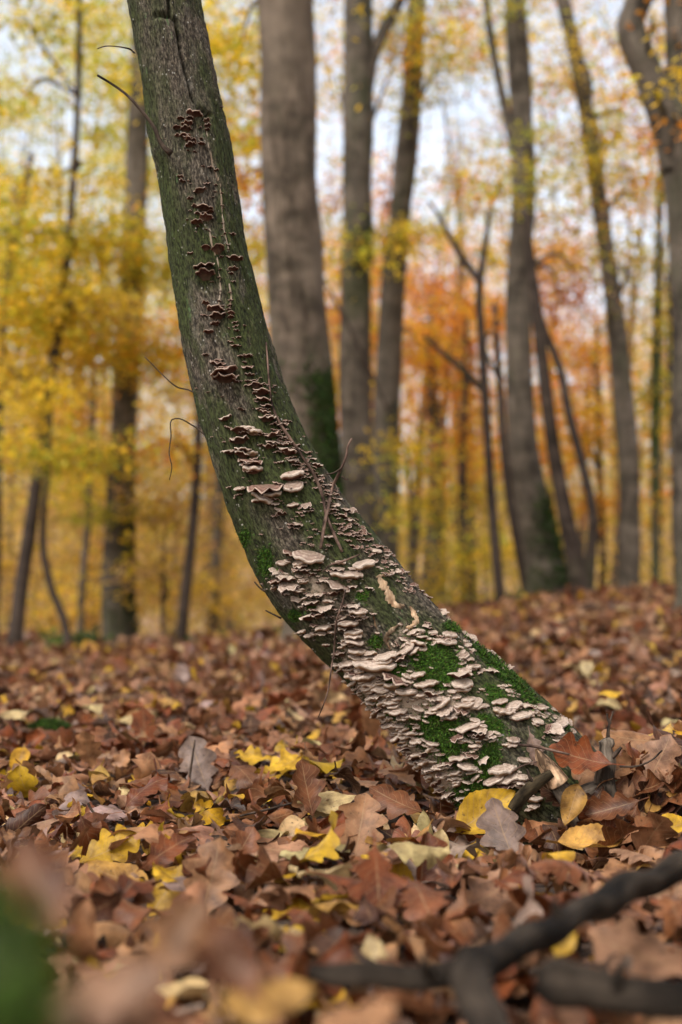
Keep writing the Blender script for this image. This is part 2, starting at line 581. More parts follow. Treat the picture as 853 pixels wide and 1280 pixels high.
# ------------------------------------------------------------------ the leaning tree
TD = 2.40
AX = [(120, -1500, 62), (150, -900, 74), (178, -330, 84), (192, -120, 87), (204, -8, 89), (220, 90, 92), (240, 190, 95), (258, 297, 98), (276, 385, 104),
      (294, 465, 111), (313, 530, 118), (335, 588, 127), (359, 637, 138), (386, 684, 149), (417, 727, 156),
      (443, 756, 157), (474, 790, 152), (527, 845, 155), (592, 908, 168), (664, 980, 172), (735, 1052, 160)]
pts = []
for (px, py, w) in AX:
    d = TD + 0.00012 * max(0, 600 - py)
    pts.append([*P(px, py, d), w / 2 / (FPX / d)])
NR, NS = 740, 220
spl = spline(pts, NR)
# put most rows inside the picture
arc_c = spl[:, :3]
cc_, rr_ = spl[:, :3], spl[:, 3]
T_, N0_, B_ = frames(cc_)
th = np.linspace(0, 2 * math.pi, NS, endpoint=False)
arc_ = np.concatenate([[0], np.cumsum(np.linalg.norm(np.diff(cc_, axis=0), axis=1))])
dirs = N0_[:, None, :] * np.cos(th)[None, :, None] + B_[:, None, :] * np.sin(th)[None, :, None]
R0 = 0.085
bvec = np.stack(np.broadcast_arrays(R0 * np.cos(th)[None, :], R0 * np.sin(th)[None, :], arc_[:, None]), -1)
V = cc_[:, None, :] + dirs * rr_[:, None, None]
pp = project(V)


def dist_path(pp, path):
    best = np.full(pp.shape[:-1], 1e9)
    for (a, b) in zip(path[:-1], path[1:]):
        a = np.array(a, float)
        b = np.array(b, float)
        ab = b - a
        t = np.clip(((pp[..., 0] - a[0]) * ab[0] + (pp[..., 1] - a[1]) * ab[1]) / (ab @ ab), 0, 1)
        best = np.minimum(best, np.hypot(pp[..., 0] - a[0] - t * ab[0], pp[..., 1] - a[1] - t * ab[1]))
    return best


front = (dirs @ np.array([0, 1.0, 0])) < 0.1
crack = np.minimum(dist_path(pp, [(210, -60), (211, 0), (213, 20), (221, 26), (225, 52), (229, 75), (235, 100), (239, 118), (247, 134), (256, 143), (263, 144)]),
                   dist_path(pp, [(193, 20), (203, 17), (213, 19)]))
disp = 0.0042 * vnoise(bvec * np.array([26, 26, 9]), 1) + 0.0019 * vnoise(bvec * np.array([95, 95, 26]), 2) + 0.0011 * vnoise(bvec * np.array([260, 260, 60]), 4)
disp = disp - 0.0015 * np.abs(vnoise(bvec * np.array([210, 210, 50]), 21)) 
disp = disp + 0.0008 * vnoise(bvec * np.array([420, 420, 260]), 6)
wcr = 1.6 + 0.9 * vnoise(bvec * 60, 9)
disp = disp - 0.018 * np.exp(-(crack / (wcr * 1.25)) ** 2) * front + 0.0025 * np.exp(-((crack - 4) / 2.2) ** 2) * front
# knot by the broken side twig
kd = np.hypot(pp[..., 0] - 205, (pp[..., 1] - 186) * 1.2)
disp = disp + 0.004 * np.exp(-(kd / 12) ** 2) * front
V = V + dirs * disp[..., None]

MOSS = [  # px, py, rx, ry, slope angle, blades, blade mm
    (541, 826, 30, 22, 40, 2600, 9), (548, 838, 22, 22, 0, 1800, 9), (565, 783, 9, 5, 20, 500, 8), (632, 842, 56, 8, 44, 3600, 9),
    (548, 915, 28, 24, 20, 2800, 8), (566, 938, 18, 18, 10, 900, 8), (497, 846, 12, 16, 10, 1000, 8), (470, 803, 9, 8, 0, 300, 7),
    (606, 962, 14, 40, 20, 1500, 7), (588, 992, 20, 16, 10, 1200, 8), (575, 1018, 12, 14, 0, 800, 8), (332, 703, 9, 16, 0, 900, 7),
    (302, 676, 9, 14, 30, 700, 6), (368, 770, 8, 8, 0, 300, 6), (613, 905, 20, 10, 30, 600, 6), (480, 888, 8, 16, -45, 500, 7), (620, 870, 18, 10, 40, 600, 6),
    (555, 1000, 14, 10, 0, 500, 8), (706, 905, 10, 6, 40, 300, 6), (452, 745, 8, 6, 0, 200, 6), (390, 760, 6, 5, 0, 150, 5)]
moss = np.zeros(pp.shape[:2])
for (x, y, rx, ry, an, n, ln) in MOSS:
    ca, sa = math.cos(R(an)), math.sin(R(an))
    dx, dy = pp[..., 0] - x, pp[..., 1] - y
    u = (dx * ca + dy * sa) / rx
    v = (-dx * sa + dy * ca) / ry
    moss = np.maximum(moss, np.exp(-0.7 * (u * u + v * v) ** 1.5))
moss = np.maximum(moss, 0.40 * smooth(0.55, 0.95, (pp[..., 0] - 560) / 140) * smooth(780, 830, pp[..., 1]) * (1 - smooth(900, 930, pp[..., 1])))
crust = np.zeros(pp.shape[:2])
for (x, y, rx, ry, an) in [(490, 925, 26, 60, -40), (535, 965, 48, 34, 35), (470, 860, 26, 46, -40), (520, 880, 40, 24, 20), (450, 815, 34, 26, 20), (560, 985, 40, 20, 20),
                           (575, 880, 30, 14, 10), (400, 735, 40, 22, 25), (505, 800, 16, 20, 30)]:
    ca, sa = math.cos(R(an)), math.sin(R(an))
    dx, dy = pp[..., 0] - x, pp[..., 1] - y
    u = (dx * ca + dy * sa) / rx
    v = (-dx * sa + dy * ca) / ry
    crust = np.maximum(crust, (0.85 if y > 850 else 0.5) * np.exp(-0.8 * (u * u + v * v)))
crust = crust * (1 - moss)
# thin pale seams that link the small brackets high on the trunk
seam = np.minimum.reduce([dist_path(pp, [(256, 148), (261, 180), (267, 207), (275, 230), (278, 262), (281, 290), (287, 318)]),
                          dist_path(pp, [(262, 286), (265, 308), (272, 325), (275, 345), (276, 362), (273, 385)]),
                          dist_path(pp, [(286, 355), (289, 372), (286, 392)])])
sw = 0.55 + 0.45 * vnoise(bvec * 130, 12)
crust = np.maximum(crust, 1.5 * np.exp(-(seam / np.maximum(sw, 0.15)) ** 2) * front)
algae = 0.35 + 0.5 * smooth(0.2, 0.95, (pp[..., 0] - pp[..., 0].min(1)[:, None]) / (np.ptp(pp[..., 0], axis=1)[:, None] + 1e-6))
algae = np.maximum(algae, 0.95 * (1 - smooth(0.0, 0.28, (pp[..., 0] - pp[..., 0].min(1)[:, None]) / (np.ptp(pp[..., 0], axis=1)[:, None] + 1e-6))))
algae = algae * (0.65 + 0.8 * smooth(150, 320, pp[..., 1])) * (1 - 0.5 * smooth(640, 720, pp[..., 1]))
tcol = np.stack([moss, crust, algae], -1).reshape(-1, 3)
i = np.arange(NR - 1)[:, None] * NS
j = np.arange(NS)[None, :]
TF = np.stack([i + j, i + (j + 1) % NS, i + NS + (j + 1) % NS, i + NS + j], -1).reshape(-1, 4)
TV = V.reshape(-1, 3)
foot = np.array([*P(640, 985, TD)[:2], 0.0])
tree = empty('leaning_tree', foot, 'leaning dark trunk covered in pale bracket fungi and moss, rising from the leaves', 'tree')
link('trunk', new_mesh('trunk', TV - foot, TF, col=tcol, vec=bvec.reshape(-1, 3)), M_TRUNK, tree)
TBVH = BVHTree.FromPolygons([tuple(v) for v in TV[::1].tolist()], TF.tolist())
CAMV = Vector(CAM)


def hit_trunk(px, py, seek=True):
    """point and normal where the line of sight through a photo pixel meets the trunk; outside the outline the nearest edge"""
    for k in range(40 if seek else 1):
        q = Vector(ray(px, py)).normalized()
        h, n, f, d = TBVH.ray_cast(CAMV, q)
        if h is not None and d < 3.2:
            if n.dot(q) > 0:
                n = -n
            return h, n
        best = min(AX, key=lambda a: (a[0] - px) ** 2 + (a[1] - py) ** 2)
        v = Vector((best[0] - px, best[1] - py))
        v.normalize()
        px, py = px + v.x * 1.5, py + v.y * 1.5
    return None, None


def smooth_normal(h, k=0.02):
    """direction away from the axis at a point of the trunk"""
    d = cc_ - np.array(h)
    a = int(np.argmin((d * d).sum(1)))
    n = np.array(h) - cc_[a]
    n = n - T_[a] * (n @ T_[a])
    return n / np.linalg.norm(n), T_[a]


# ---- bracket fungi: cap shapes, then a list of where each grows
def cap_shape(kind, seed):
    """unit cap: x across (-.5...5), y outward, z up. kind 0 thin dark, 1 middle, 2 thick pale"""
    g = np.random.default_rng(seed)
    na = 17
    a = np.linspace(-math.pi / 2, math.pi / 2, na)
    depth = g.uniform(0.48, 0.72) if kind < 2 else g.uniform(0.36, 0.52)
    ph = g.uniform(0, 6.28, 4)
    wav = (0.08 if kind < 2 else 0.06) * np.sin(a * g.uniform(4, 7) + ph[0]) + 0.05 * np.sin(a * g.uniform(9, 13) + ph[1]) * (1 if kind < 2 else 0.5)
    sq = 0.82 if kind == 2 else 0.97
    ex = 0.5 * np.sign(np.sin(a)) * np.abs(np.sin(a)) ** sq * (1 + wav * 0.5)
    ey = depth * np.abs(np.cos(a)) ** sq * (1 + wav * 1.6) + 0.02
    zr = (0.075 if kind == 0 else 0.06 if kind == 1 else 0.035) * np.sin(a * g.uniform(4, 8) + ph[2]) + 0.03 * np.sin(a * 11 + ph[3]) * (kind < 2)
    th = (0.045, 0.06, 0.135)[kind] * g.uniform(0.8, 1.25)
    dome = (0.07, 0.07, 0.10)[kind]
    dec = (0.22, 0.26, 0.18)[kind] * g.uniform(0.8, 1.2)
    rows, rad = [], []
    for r in (0.0, 0.35, 0.65, 0.85, 0.95, 1.0):
        z = dome * (1 - r ** 2.2) + zr * r ** 2
        ridge = 0.010 * np.sin(r * 19 + ph[0])
        rows.append(np.stack([ex * (0.25 + 0.75 * r), ey * r - 0.06 * (1 - r), z + ridge], -1))
        rad.append(r)
    ntop = len(rows)
    rows.append(np.stack([ex * 1.0, ey * 1.0, zr - th * 0.55], -1)); rad.append(1.0)
    rows.append(np.stack([ex * 0.93, ey * 0.93, zr * 0.9 - th], -1)); rad.append(0.93)
    rows.append(np.stack([ex * 0.72, ey * 0.62, zr * 0.5 - th - dec * 0.22], -1)); rad.append(0.6)
    rows.append(np.stack([ex * 0.5, ey * 0.28, -th - dec * 0.65 + 0 * ex], -1)); rad.append(0.3)
    rows.append(np.stack([ex * 0.36, ey * 0.0 - 0.08, -th - dec * 1.1 + 0 * ex], -1)); rad.append(0.0)
    V = np.concatenate(rows)
    V[:, 2] += 0.012 * vnoise(V * 9 + seed, seed)
    vec = np.stack([V[:, 0], np.repeat(rad, na), np.full(len(V), seed % 97 / 97)], -1)
    n = len(rows)
    ii = np.arange(n - 1)[:, None] * na
    jj = np.arange(na - 1)[None, :]
    F = np.stack([ii + jj, ii + na + jj, ii + na + jj + 1, ii + jj + 1], -1).reshape(-1, 4)
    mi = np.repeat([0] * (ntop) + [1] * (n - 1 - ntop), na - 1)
    return V, F, vec, mi


FUNGI = {
    (190, 120): "305 130 120|205 165 60|270 165 60|180 230 60|250 205 90|245 240 80|190 285 60|235 285 80|255 303 70|275 325 90|275 352 80|350 345 60|348 305 30|257 387 25|307 400 30|345 225 30|385 180 50|390 215 50|390 240 40|365 500 30|413 508 45|455 530 40|205 575 60|220 610 50|262 605 25|390 620 60|340 675 95|275 730 50|455 632 30|448 680 28|495 690 28|508 795 20|320 790 80|375 800 120|345 835 90|410 830 70|487 80 30",
    (200, 270): "265 45 90|330 15 100|330 100 22|385 150 32|440 50 24|440 95 22|443 140 22|512 132 58|482 205 35|485 238 25|328 232 80|412 250 100|437 293 40|527 303 130|518 378 75|505 412 40|520 465 40|425 435 30|372 468 32|315 360 155|325 425 145|422 380 22|218 265 50|330 625 60|315 705 60|400 670 130|412 715 130|395 765 75|350 825 75|500 545 30|503 600 40|495 635 40|490 665 40|505 695 60|505 722 50|425 605 32|445 640 35|535 755 50|540 785 50|545 815 45|433 535 20",
    (230, 400): "228 22 70|180 85 75|362 15 45|370 45 55|375 70 45|390 122 40|335 155 50|360 180 65|395 185 35|158 250 60|250 285 70|245 310 120|275 340 115|285 375 205|295 415 205|172 515 28|277 545 26|412 635 52|300 695 100|405 255 60|450 255 80|430 300 40|450 335 95|465 390 75|405 432 30|500 430 65|452 435 40|540 412 32|510 470 110|545 515 130|560 560 120|515 575 35|585 610 95|575 650 90|590 700 125|690 740 110|640 465 40|585 455 40",
    (260, 510): "280 145 120|240 165 165|330 165 120|370 182 80|225 230 150|455 195 120|500 200 80|440 275 110|460 245 100|520 285 80|540 255 80|570 215 70|565 310 120|600 370 100|515 385 60|620 280 60|160 310 100|255 305 130|250 335 125|305 385 190|320 430 150|595 475 185|410 575 280|600 545 165 14|225 570 90|230 615 55|155 565 45|300 520 30|120 240 32|95 215 20|360 655 110|482 650 65|482 680 70|500 715 60|525 755 85|600 690 90|690 685 90|650 740 50|695 730 60|600 830 80|640 825 80|690 310 40|715 340 40|740 360 60|680 400 60|770 405 90|740 435 60|755 465 50|800 480 60|790 510 50|820 545 60|835 580 50|845 615 40",
    (360, 520): "140 255 45|160 300 65|200 350 80|175 380 55|235 415 60|225 435 80|225 457 50|250 485 60|290 485 60|270 520 60|330 520 40|340 550 50|355 590 60|340 600 90 30|330 635 80|330 668 65|400 660 80|440 670 80 45|385 705 80|430 735 75|475 760 50|490 745 60 30|420 790 75 20|480 825 80|520 785 45|520 820 80 35|570 835 60|365 830 50|195 805 45|50 780 80",
    (320, 660): "40 45 35|390 60 35|347 100 25|323 118 28|393 117 45|520 60 80|510 112 45|585 40 40|425 15 40|375 200 235 -12|190 245 110|315 245 120 10|320 275 110 10|350 300 100|410 325 60|455 245 60|443 300 40|150 310 100 -25|215 355 170|330 365 80|240 410 170|130 425 45|230 470 60|290 448 95|290 500 95|580 290 110|625 330 210|605 240 80|755 255 185|720 300 40|660 360 50|710 362 40|480 370 80|580 410 200 -8|685 415 80|735 445 55|800 425 65|390 475 70|450 470 80|410 530 100|370 540 80|320 560 60|525 520 80|500 565 130|375 630 130 12|455 610 40|690 555 110|725 590 150|770 630 65|610 580 40|545 630 40|835 610 60|655 680 155|610 630 60|480 710 130|550 690 60|625 715 90|535 740 60|330 735 75|380 765 85|690 765 140|700 810 150|645 815 90|500 835 70|55 400 35|80 435 25|720 720 60",
    (440, 660): "40 45 80|90 40 110 35|80 80 60|120 75 70|185 125 105|165 155 95|245 180 90 20|230 210 70|270 230 60|275 260 60|305 245 40|310 300 65 35|345 300 60|385 305 70|375 370 40|450 400 40|497 430 60|525 455 50|545 485 50|660 580 80 30|690 630 40|520 685 85|345 680 40|425 740 90 20|490 725 75|565 735 90|500 775 90|370 790 75|320 820 50 -50|360 835 60 40|470 820 125|690 750 130|800 735 110|660 800 190|800 795 65",
    (400, 760): "265 25 150|320 55 60|385 45 70|410 175 40|200 110 160|45 140 100|110 130 70|75 170 60|240 175 145|265 235 140|255 160 50|45 270 70|150 330 85|265 305 135|350 320 90|335 360 100|460 345 180 10|390 410 320|195 395 145|145 440 80 20|310 495 195|435 575 150|415 620 90|320 580 90|285 615 55|240 580 40|510 670 120|615 590 170|560 735 140|590 785 100 8|680 780 95|625 515 100 -25|690 470 130|750 540 180|770 590 90|785 615 120 -10|800 640 100|800 740 100|700 715 90|310 680 60|345 715 50|395 760 100 25|460 800 60|480 835 100|570 115 45|650 170 90 20|720 155 70|790 165 80|730 200 85|700 240 125|720 275 100|600 215 80|535 265 80 -50|615 285 130 40|820 225 80|590 410 60|670 825 50|765 115 90 15",
    (520, 740): "235 295 130 -4|355 275 110|410 320 105 35|215 345 210 5|345 335 70|360 370 85|285 410 40|390 415 60 25|325 440 110|375 470 85|325 495 75|405 525 120|340 550 125 10|520 555 120|530 400 75|550 430 70 40|605 490 50|640 535 80 30|570 475 30|300 590 200|320 640 170|30 590 80|100 655 200|110 715 140 -14|160 745 110|255 695 75|290 745 75|395 770 160|350 805 170 5|185 790 130 22|200 835 140 25|440 705 25|470 690 45|625 660 65|660 695 70|687 730 35|500 800 65|580 820 50",
    (450, 880): "420 35 85|515 60 115|620 50 180 20|640 95 110|765 160 190 14|820 110 80|200 155 110|115 75 90 30|275 245 130 10|405 265 105|305 205 80|370 215 60|300 295 70|320 345 70|360 370 90|430 410 100|500 465 105|470 490 60|525 280 100 -20|535 315 50|590 435 85|735 255 80|810 300 90|830 230 60|840 265 50|700 385 150|765 440 150|820 520 80 40|670 400 80|685 520 70|630 505 60|765 560 70|540 570 110 20|640 640 110 15|720 670 80|765 705 60|575 715 80|640 730 70|540 635 80|440 510 60|750 350 60|390 140 50|180 120 60|500 520 50|600 680 60|585 590 60",
    (590, 860): "280 125 165 16|330 195 180|375 115 90|475 125 120|430 165 80|465 228 110|515 190 70|520 165 50|560 280 140 25|590 315 60|620 245 165 20|590 200 80|690 225 80 45|700 300 90|585 155 60|635 180 60|610 365 100|645 395 130|375 505 100|215 575 210 12|245 640 180 20|350 625 120|370 670 140 -10|260 555 80|425 640 50|380 720 70|475 710 50|325 755 60|440 785 135 -10|440 835 90|310 825 90|185 140 50|190 185 50|295 360 100|280 395 90|105 130 65|50 230 120|50 285 130|130 335 90|180 315 70|35 350 60|45 380 60|35 420 80|80 505 90 20|20 560 60|60 590 45|45 640 90 30|575 695 40",
}
caps = []
for (ox, oy), s in FUNGI.items():
    for e in s.split('|'):
        f = [float(q) for q in e.split()]
        x, y, w = ox + f[0] / 5.687, oy + f[1] / 5.687, f[2] / 5.687
        if any(abs(x - c[0]) < 0.30 * max(w, c[2]) and abs(y - c[1]) < 2.8 for c in caps):
            continue
        caps.append((x, y, w, f[3] if len(f) > 3 else 0.0))
caps.sort(key=lambda c: -c[2])

VAR = {}
for kind, n in ((0, 12), (1, 12), (2, 20)):
    for k in range(n):
        sh = cap_shape(kind, 100 * kind + k)
        me = new_mesh('bracket_fungus', *sh[:2], vec=sh[2], midx=sh[3])
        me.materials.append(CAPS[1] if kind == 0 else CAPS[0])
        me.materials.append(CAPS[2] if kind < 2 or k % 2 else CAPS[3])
        VAR[(kind, k)] = (me, sh)
NVAR = {0: 12, 1: 12, 2: 20}


def cap_frame(px, py, w, roll):
    g = random
    h, n = hit_trunk(px, py - 0.06 * w)
    if h is None:
        return None
    sn, ax = smooth_normal(h)
    hd = np.array([sn[0], sn[1], 0])
    if np.linalg.norm(hd) < 0.25:
        hd = hd + np.array([0.15, -0.4, 0])
    hd /= np.linalg.norm(hd)
    tilt = np.interp(py, [150, 400, 540, 620, 700, 850, 1020], [9, 3, -5, -10, -13, -16, -18]) + g.gauss(0, 8)
    y = hd * math.cos(R(tilt)) + np.array([0, 0, 1.0]) * math.sin(R(tilt))
    x = np.cross(y, [0, 0, 1.0])
    x /= np.linalg.norm(x)
    z = np.cross(x, y)
    rl = R(roll + g.gauss(0, 8))
    x2 = x * math.cos(rl) - z * math.sin(rl)
    z2 = z * math.cos(rl) + x * math.sin(rl)
    if py < 520:
        kind = 0
    elif py < 700:
        kind = 0 if g.random() < 0.25 else 1 if (w < 15 or (w < 30 and g.random() < 0.55)) else 2
    elif py < 790:
        kind = 1 if g.random() < 0.55 else 2
    else:
        kind = 2 if (w > 6 and g.random() < 0.82) else 1
    sz = w / (FPX / (Vector(h) - CAMV).length)
    return np.array(h) - sn * 0.0015, x2, y, z2, sz, kind


extra = []
for c in caps:                # crowded companions under and beside the larger brackets
    if c[1] > 470 and c[2] > 7:
        for _ in range(random.choice((1, 2, 2, 3) if c[1] > 690 else (1, 1, 2))):
            extra.append((c[0] + random.uniform(-0.65, 0.65) * c[2], c[1] + random.uniform(-0.35, 0.6) * c[2] * 0.6, c[2] * random.uniform(0.35, 0.8), random.gauss(c[3], 10)))
for k in range(95):           # the row of brackets along the lower edge of the trunk
    t = random.random()
    e = random.uniform(6, 42)
    extra.append((424 + 122 * t + e * 0.72, 842 + 160 * t - e * 0.60, random.uniform(8, 19), random.gauss(8, 10)))
for k in range(110):          # rows that crowd the right edge of the bend
    t = random.random()
    q = [(352, 520), (372, 560), (405, 610), (440, 655), (480, 700), (520, 738)]
    i_ = min(int(t * 5), 4)
    f_ = t * 5 - i_
    extra.append((q[i_][0] + (q[i_ + 1][0] - q[i_][0]) * f_ + random.uniform(-16, 3), q[i_][1] + (q[i_ + 1][1] - q[i_][1]) * f_ + random.uniform(-4, 12), random.uniform(4, 12), random.gauss(12, 12)))
for k in range(620):          # tiny young brackets beside the listed ones
    c = random.choice(caps)
    if c[1] < 640 and random.random() < 0.75:
        continue
    low = smooth(760, 900, c[1]) * (1 if c[0] < 560 + (c[1] - 860) * 0.6 else 0.35)
    extra.append((c[0] + random.gauss(0, 8 + 4 * low), c[1] + random.gauss(0, 6 + 4 * low), random.uniform(2.0, 5.5) + low * random.uniform(1, 9), random.gauss(0, 10)))
built = 0
SV, SF, SVEC, SM, off = [], [], [], [], 0
for c in caps + extra:
    fr = cap_frame(*c)
    if fr is None:
        continue
    p, x, y, z, sz, kind = fr
    k = random.randrange(NVAR[kind])
    me, sh = VAR[(kind, k)]
    asp = 1.0 if c[2] < 24 else 24 / c[2] * 0.45 + 0.55      # long caps are shallower
    dz = (0.95, 1.0, 1.05)[kind] * (1 if c[2] < 24 else asp)
    sz = sz * 1.0
    sx, sy, sz_ = sz * 0.97, sz * asp * random.uniform(0.9, 1.15), sz * dz
    if c[2] < 9:
        sy *= 1.25
        sz_ *= 1.3
    if built < 300 and c in caps:
        o = bpy.data.objects.new('bracket_fungus', me)
        C.objects.link(o)
        o.parent = tree
        M = Matrix(((x[0] * sx, y[0] * sy, z[0] * sz_, p[0] - foot[0]), (x[1] * sx, y[1] * sy, z[1] * sz_, p[1] - foot[1]),
                    (x[2] * sx, y[2] * sy, z[2] * sz_, p[2] - foot[2]), (0, 0, 0, 1)))
        o.matrix_local = M
        built += 1
    else:
        Vc = sh[0] * np.array([sx, sy, sz_])
        SV.append(Vc @ np.stack([x, y, z]) + p - foot)
        SF.append(sh[1] + off)
        SVEC.append(sh[2])
        SM.append(sh[3] + (0 if kind == 0 else 2 if kind == 2 else 0))
        off += len(Vc)
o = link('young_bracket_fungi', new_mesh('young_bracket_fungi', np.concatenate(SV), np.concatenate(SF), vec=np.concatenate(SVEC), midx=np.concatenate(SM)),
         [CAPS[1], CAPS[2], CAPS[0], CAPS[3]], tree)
o['kind'] = 'stuff'

# ---- moss cushions
def blades(base, nrm, length, width, col, g):
    """one bent blade per row: 2 faces"""
    n = len(base)
    a = g.normal(size=(n, 3))
    a -= nrm * (a * nrm).sum(1)[:, None]
    a /= np.linalg.norm(a, axis=1)[:, None]
    side = np.cross(nrm, a)
    lean = nrm + a * g.uniform(0.1, 0.9, (n, 1)) + np.array([0, 0, 0.25])
    lean /= np.linalg.norm(lean, axis=1)[:, None]
    L = length[:, None]
    W = width[:, None]
    mid = base + lean * L * 0.55
    tip = base + lean * L * 0.8 + a * L * 0.35
    V = np.stack([base - side * W * 0.5, base + side * W * 0.5, mid + side * W * 0.45, mid - side * W * 0.45, tip], 1).reshape(-1, 3)
    k = np.arange(n)[:, None] * 5
    F4 = k + np.array([[0, 1, 2, 3]])
    F3 = k + np.array([[3, 2, 4]])
    return V, [F4, F3], np.repeat(col, 5, 0)


def moss_cols(n, g):
    t = g.random((n, 1))
    return np.array([[0.010, 0.032, 0.003]]) * (1 - t ** 1.6) + np.where(g.random((n, 1)) < 0.3, np.array([[0.10, 0.10, 0.025]]), np.array([[0.085, 0.20, 0.016]])) * t ** 1.6


for (x, y, rx, ry, an, n, ln) in MOSS:
    g = np.random.default_rng(int(x * 7 + y))
    B, NN = [], []
    ca, sa = math.cos(R(an)), math.sin(R(an))
    for k in range(n):
        for _ in range(30):
            u, v = g.normal(0, 0.56, 2)
            if math.sin(u * 9 + y) * math.sin(v * 8 + x) < 0.45 and math.sin(u * 17 + x) * math.sin(v * 15 + y) < 0.6:
                break
        h, nn = hit_trunk(x + u * rx * ca - v * ry * sa, y + u * rx * sa + v * ry * ca, seek=False)
        if h is None:
            continue
        B.append(h)
        NN.append(smooth_normal(h)[0])
    B, NN = np.array(B), np.array(NN)
    V, F, col = blades(B - NN * 0.001, NN, g.uniform(0.5, 1.1, len(B)) * ln / 1000, g.uniform(0.0009, 0.0017, len(B)), moss_cols(len(B), g), g)
    o = link('moss_patch', new_mesh('moss_patch', V - foot, F, col=col), M_MOSS, tree)
    o['kind'] = 'stuff'

# ---- strips where the outer bark has come away
for path, wd in (([(473, 719), (477, 728), (484, 737), (489, 749), (499, 758), (505, 757)], 6.2), ([(512, 758), (518, 768), (521, 776), (516, 782), (507, 785)], 4.0),
                 ([(499, 781), (491, 787), (483, 796), (484, 804), (488, 812)], 3.6), ([(470, 722), (480, 719), (488, 718)], 2.6), ([(466, 765), (468, 775), (472, 790)], 1.4)):
    s = spline([[a, b, 0] for a, b in path], 26)
    tg = np.gradient(s, axis=0)
    tg /= np.linalg.norm(tg, axis=1)[:, None]
    rows = []
    for k in range(26):
        row = []
        for q in (-1, -0.55, 0, 0.55, 1):
            e = wd * (0.8 + 0.25 * math.sin(k * 0.7 + q * 3) + 0.15 * math.sin(k * 2.3) + random.uniform(-0.28, 0.28)) * (1 - 0.75 * abs(k / 12.5 - 1) ** 4)
            h, n = hit_trunk(s[k][0] - tg[k][1] * e * q, s[k][1] + tg[k][0] * e * q)
            sn, _ = smooth_normal(h)
            row.append(np.array(h) + sn * (0.0026 - 0.0028 * abs(q) ** 3 + random.uniform(-.0006, .0006)))
        rows.append(row)
    V = np.array(rows).reshape(-1, 3)
    ii = np.arange(25)[:, None] * 5
    jj = np.arange(4)[None, :]
    F = np.stack([ii + jj, ii + jj + 1, ii + 6 + jj, ii + 5 + jj], -1).reshape(-1, 4)
    link('peeled_bark', new_mesh('peeled_bark', V - foot, F, vec=(V - foot)), M_PEEL, tree)


# ---- twigs that grow from the trunk
def px_tube(pl, d):
    """pl rows px, py, width px (, depth offset)"""
    out = []
    for q in pl:
        dd = d + (q[3] if len(q) > 3 else 0)
        out.append([*P(q[0], q[1], dd), q[2] / 2 / (FPX / dd)])
    return out


def grow(name, pl, d, n=14, seg=6, mat=M_TWIGDARK, parent=tree, rough=0.12, seed=1, freq=120):
    return tube(name, px_tube(pl, d), n, seg, mat, parent, rough, seed, freq)


t1 = grow('side_twig', [(214, 192, 9), (205, 184, 7), (192, 158, 5.4), (176, 137, 4.4), (158, 118, 3.8), (140, 105, 3.4), (122, 94, 3)], 2.36, n=22)
t1b = grow('side_twig', [(168, 66, 2.4, .04), (158, 60, 2), (145, 58, 1.6), (130, 58, 1.5), (122, 61, 1.2)], 2.42)
tb = grow('spur', [(131, 58, 1.2), (128, 66, 1.1), (126, 74, 0.8)], 2.42, n=6, parent=t1b)
tb.location = -Vector(t1b.location)
t2 = grow('side_twig', [(246, 494, 3), (240, 489, 2.4), (222, 484, 2), (205, 470, 1.7), (190, 455, 1.5), (181, 446, 1.2)], 2.40)
grow('spur', [(238, 488, 1.6), (232, 478, 1.4), (225, 468, 1)], 2.40, n=6, parent=t2).location = -Vector(t2.location)
grow('spur', [(219, 482, 1.6), (222, 492, 1.4), (224, 502, 1)], 2.40, n=6, parent=t2).location = -Vector(t2.location)
grow('side_twig', [(258, 545, 3), (251, 539, 2.4), (238, 530, 2), (222, 523, 1.9), (216, 524, 1.9), (214, 545, 1.7), (212, 570, 1.6), (215, 583, 1.5), (212, 600, 1)], 2.40, n=26)
grow('side_twig', [(336, 742, 3), (325, 735, 2.6), (318, 727, 2)], 2.42, n=6)
grow('side_twig', [(352, 773, 3), (340, 767, 2.6), (332, 763, 1.8)], 2.42, n=6)

# dry stems that lean on the trunk, lying in front of it
def on_bark(pl, lift=0.006):
    out = []
    for q in pl:
        h, n = hit_trunk(q[0], q[1])
        sn, _ = smooth_normal(h)
        lf = q[3] if len(q) > 3 else lift
        p = np.array(h) + sn * lf
        p = CAM + ray(q[0], q[1]) * ((p - CAM) @ FWD)
        out.append([*p, q[2] / 2 / (FPX / 2.3)])
    return out


o = tube('dry_stem', on_bark([(333, 428, 2.0), (335, 455, 2.4), (337, 480, 2.6), (341, 508, 3.2), (349, 527, 3.6), (362, 547, 4), (380, 573, 4), (396, 600, 4), (404, 622, 4), (407, 640, 4), (418, 668, 3.8), (428, 690, 3.4)], 0.012), 60, 8, M_TWIG, None, 0.12, 3, 150)
tag(o, 'long grey stem lying down the trunk along the row of small brackets', 'twig', 'dry stems lodged against the leaning trunk')
o = tube('dry_stem', on_bark([(401, 686, 3.6), (405, 660, 4.2), (411, 630, 4.6), (416, 608, 4.6)], 0.016)[:4] +
         px_tube([(427, 585, 3.8), (433, 570, 3.2), (435, 558, 2.8), (440, 548, 2.4)], 2.34), 40, 8, M_TWIG, None, 0.12, 4, 150)
tag(o, 'short forked stem standing out beyond the upper edge of the trunk', 'twig', 'dry stems lodged against the leaning trunk')
tg_ = o
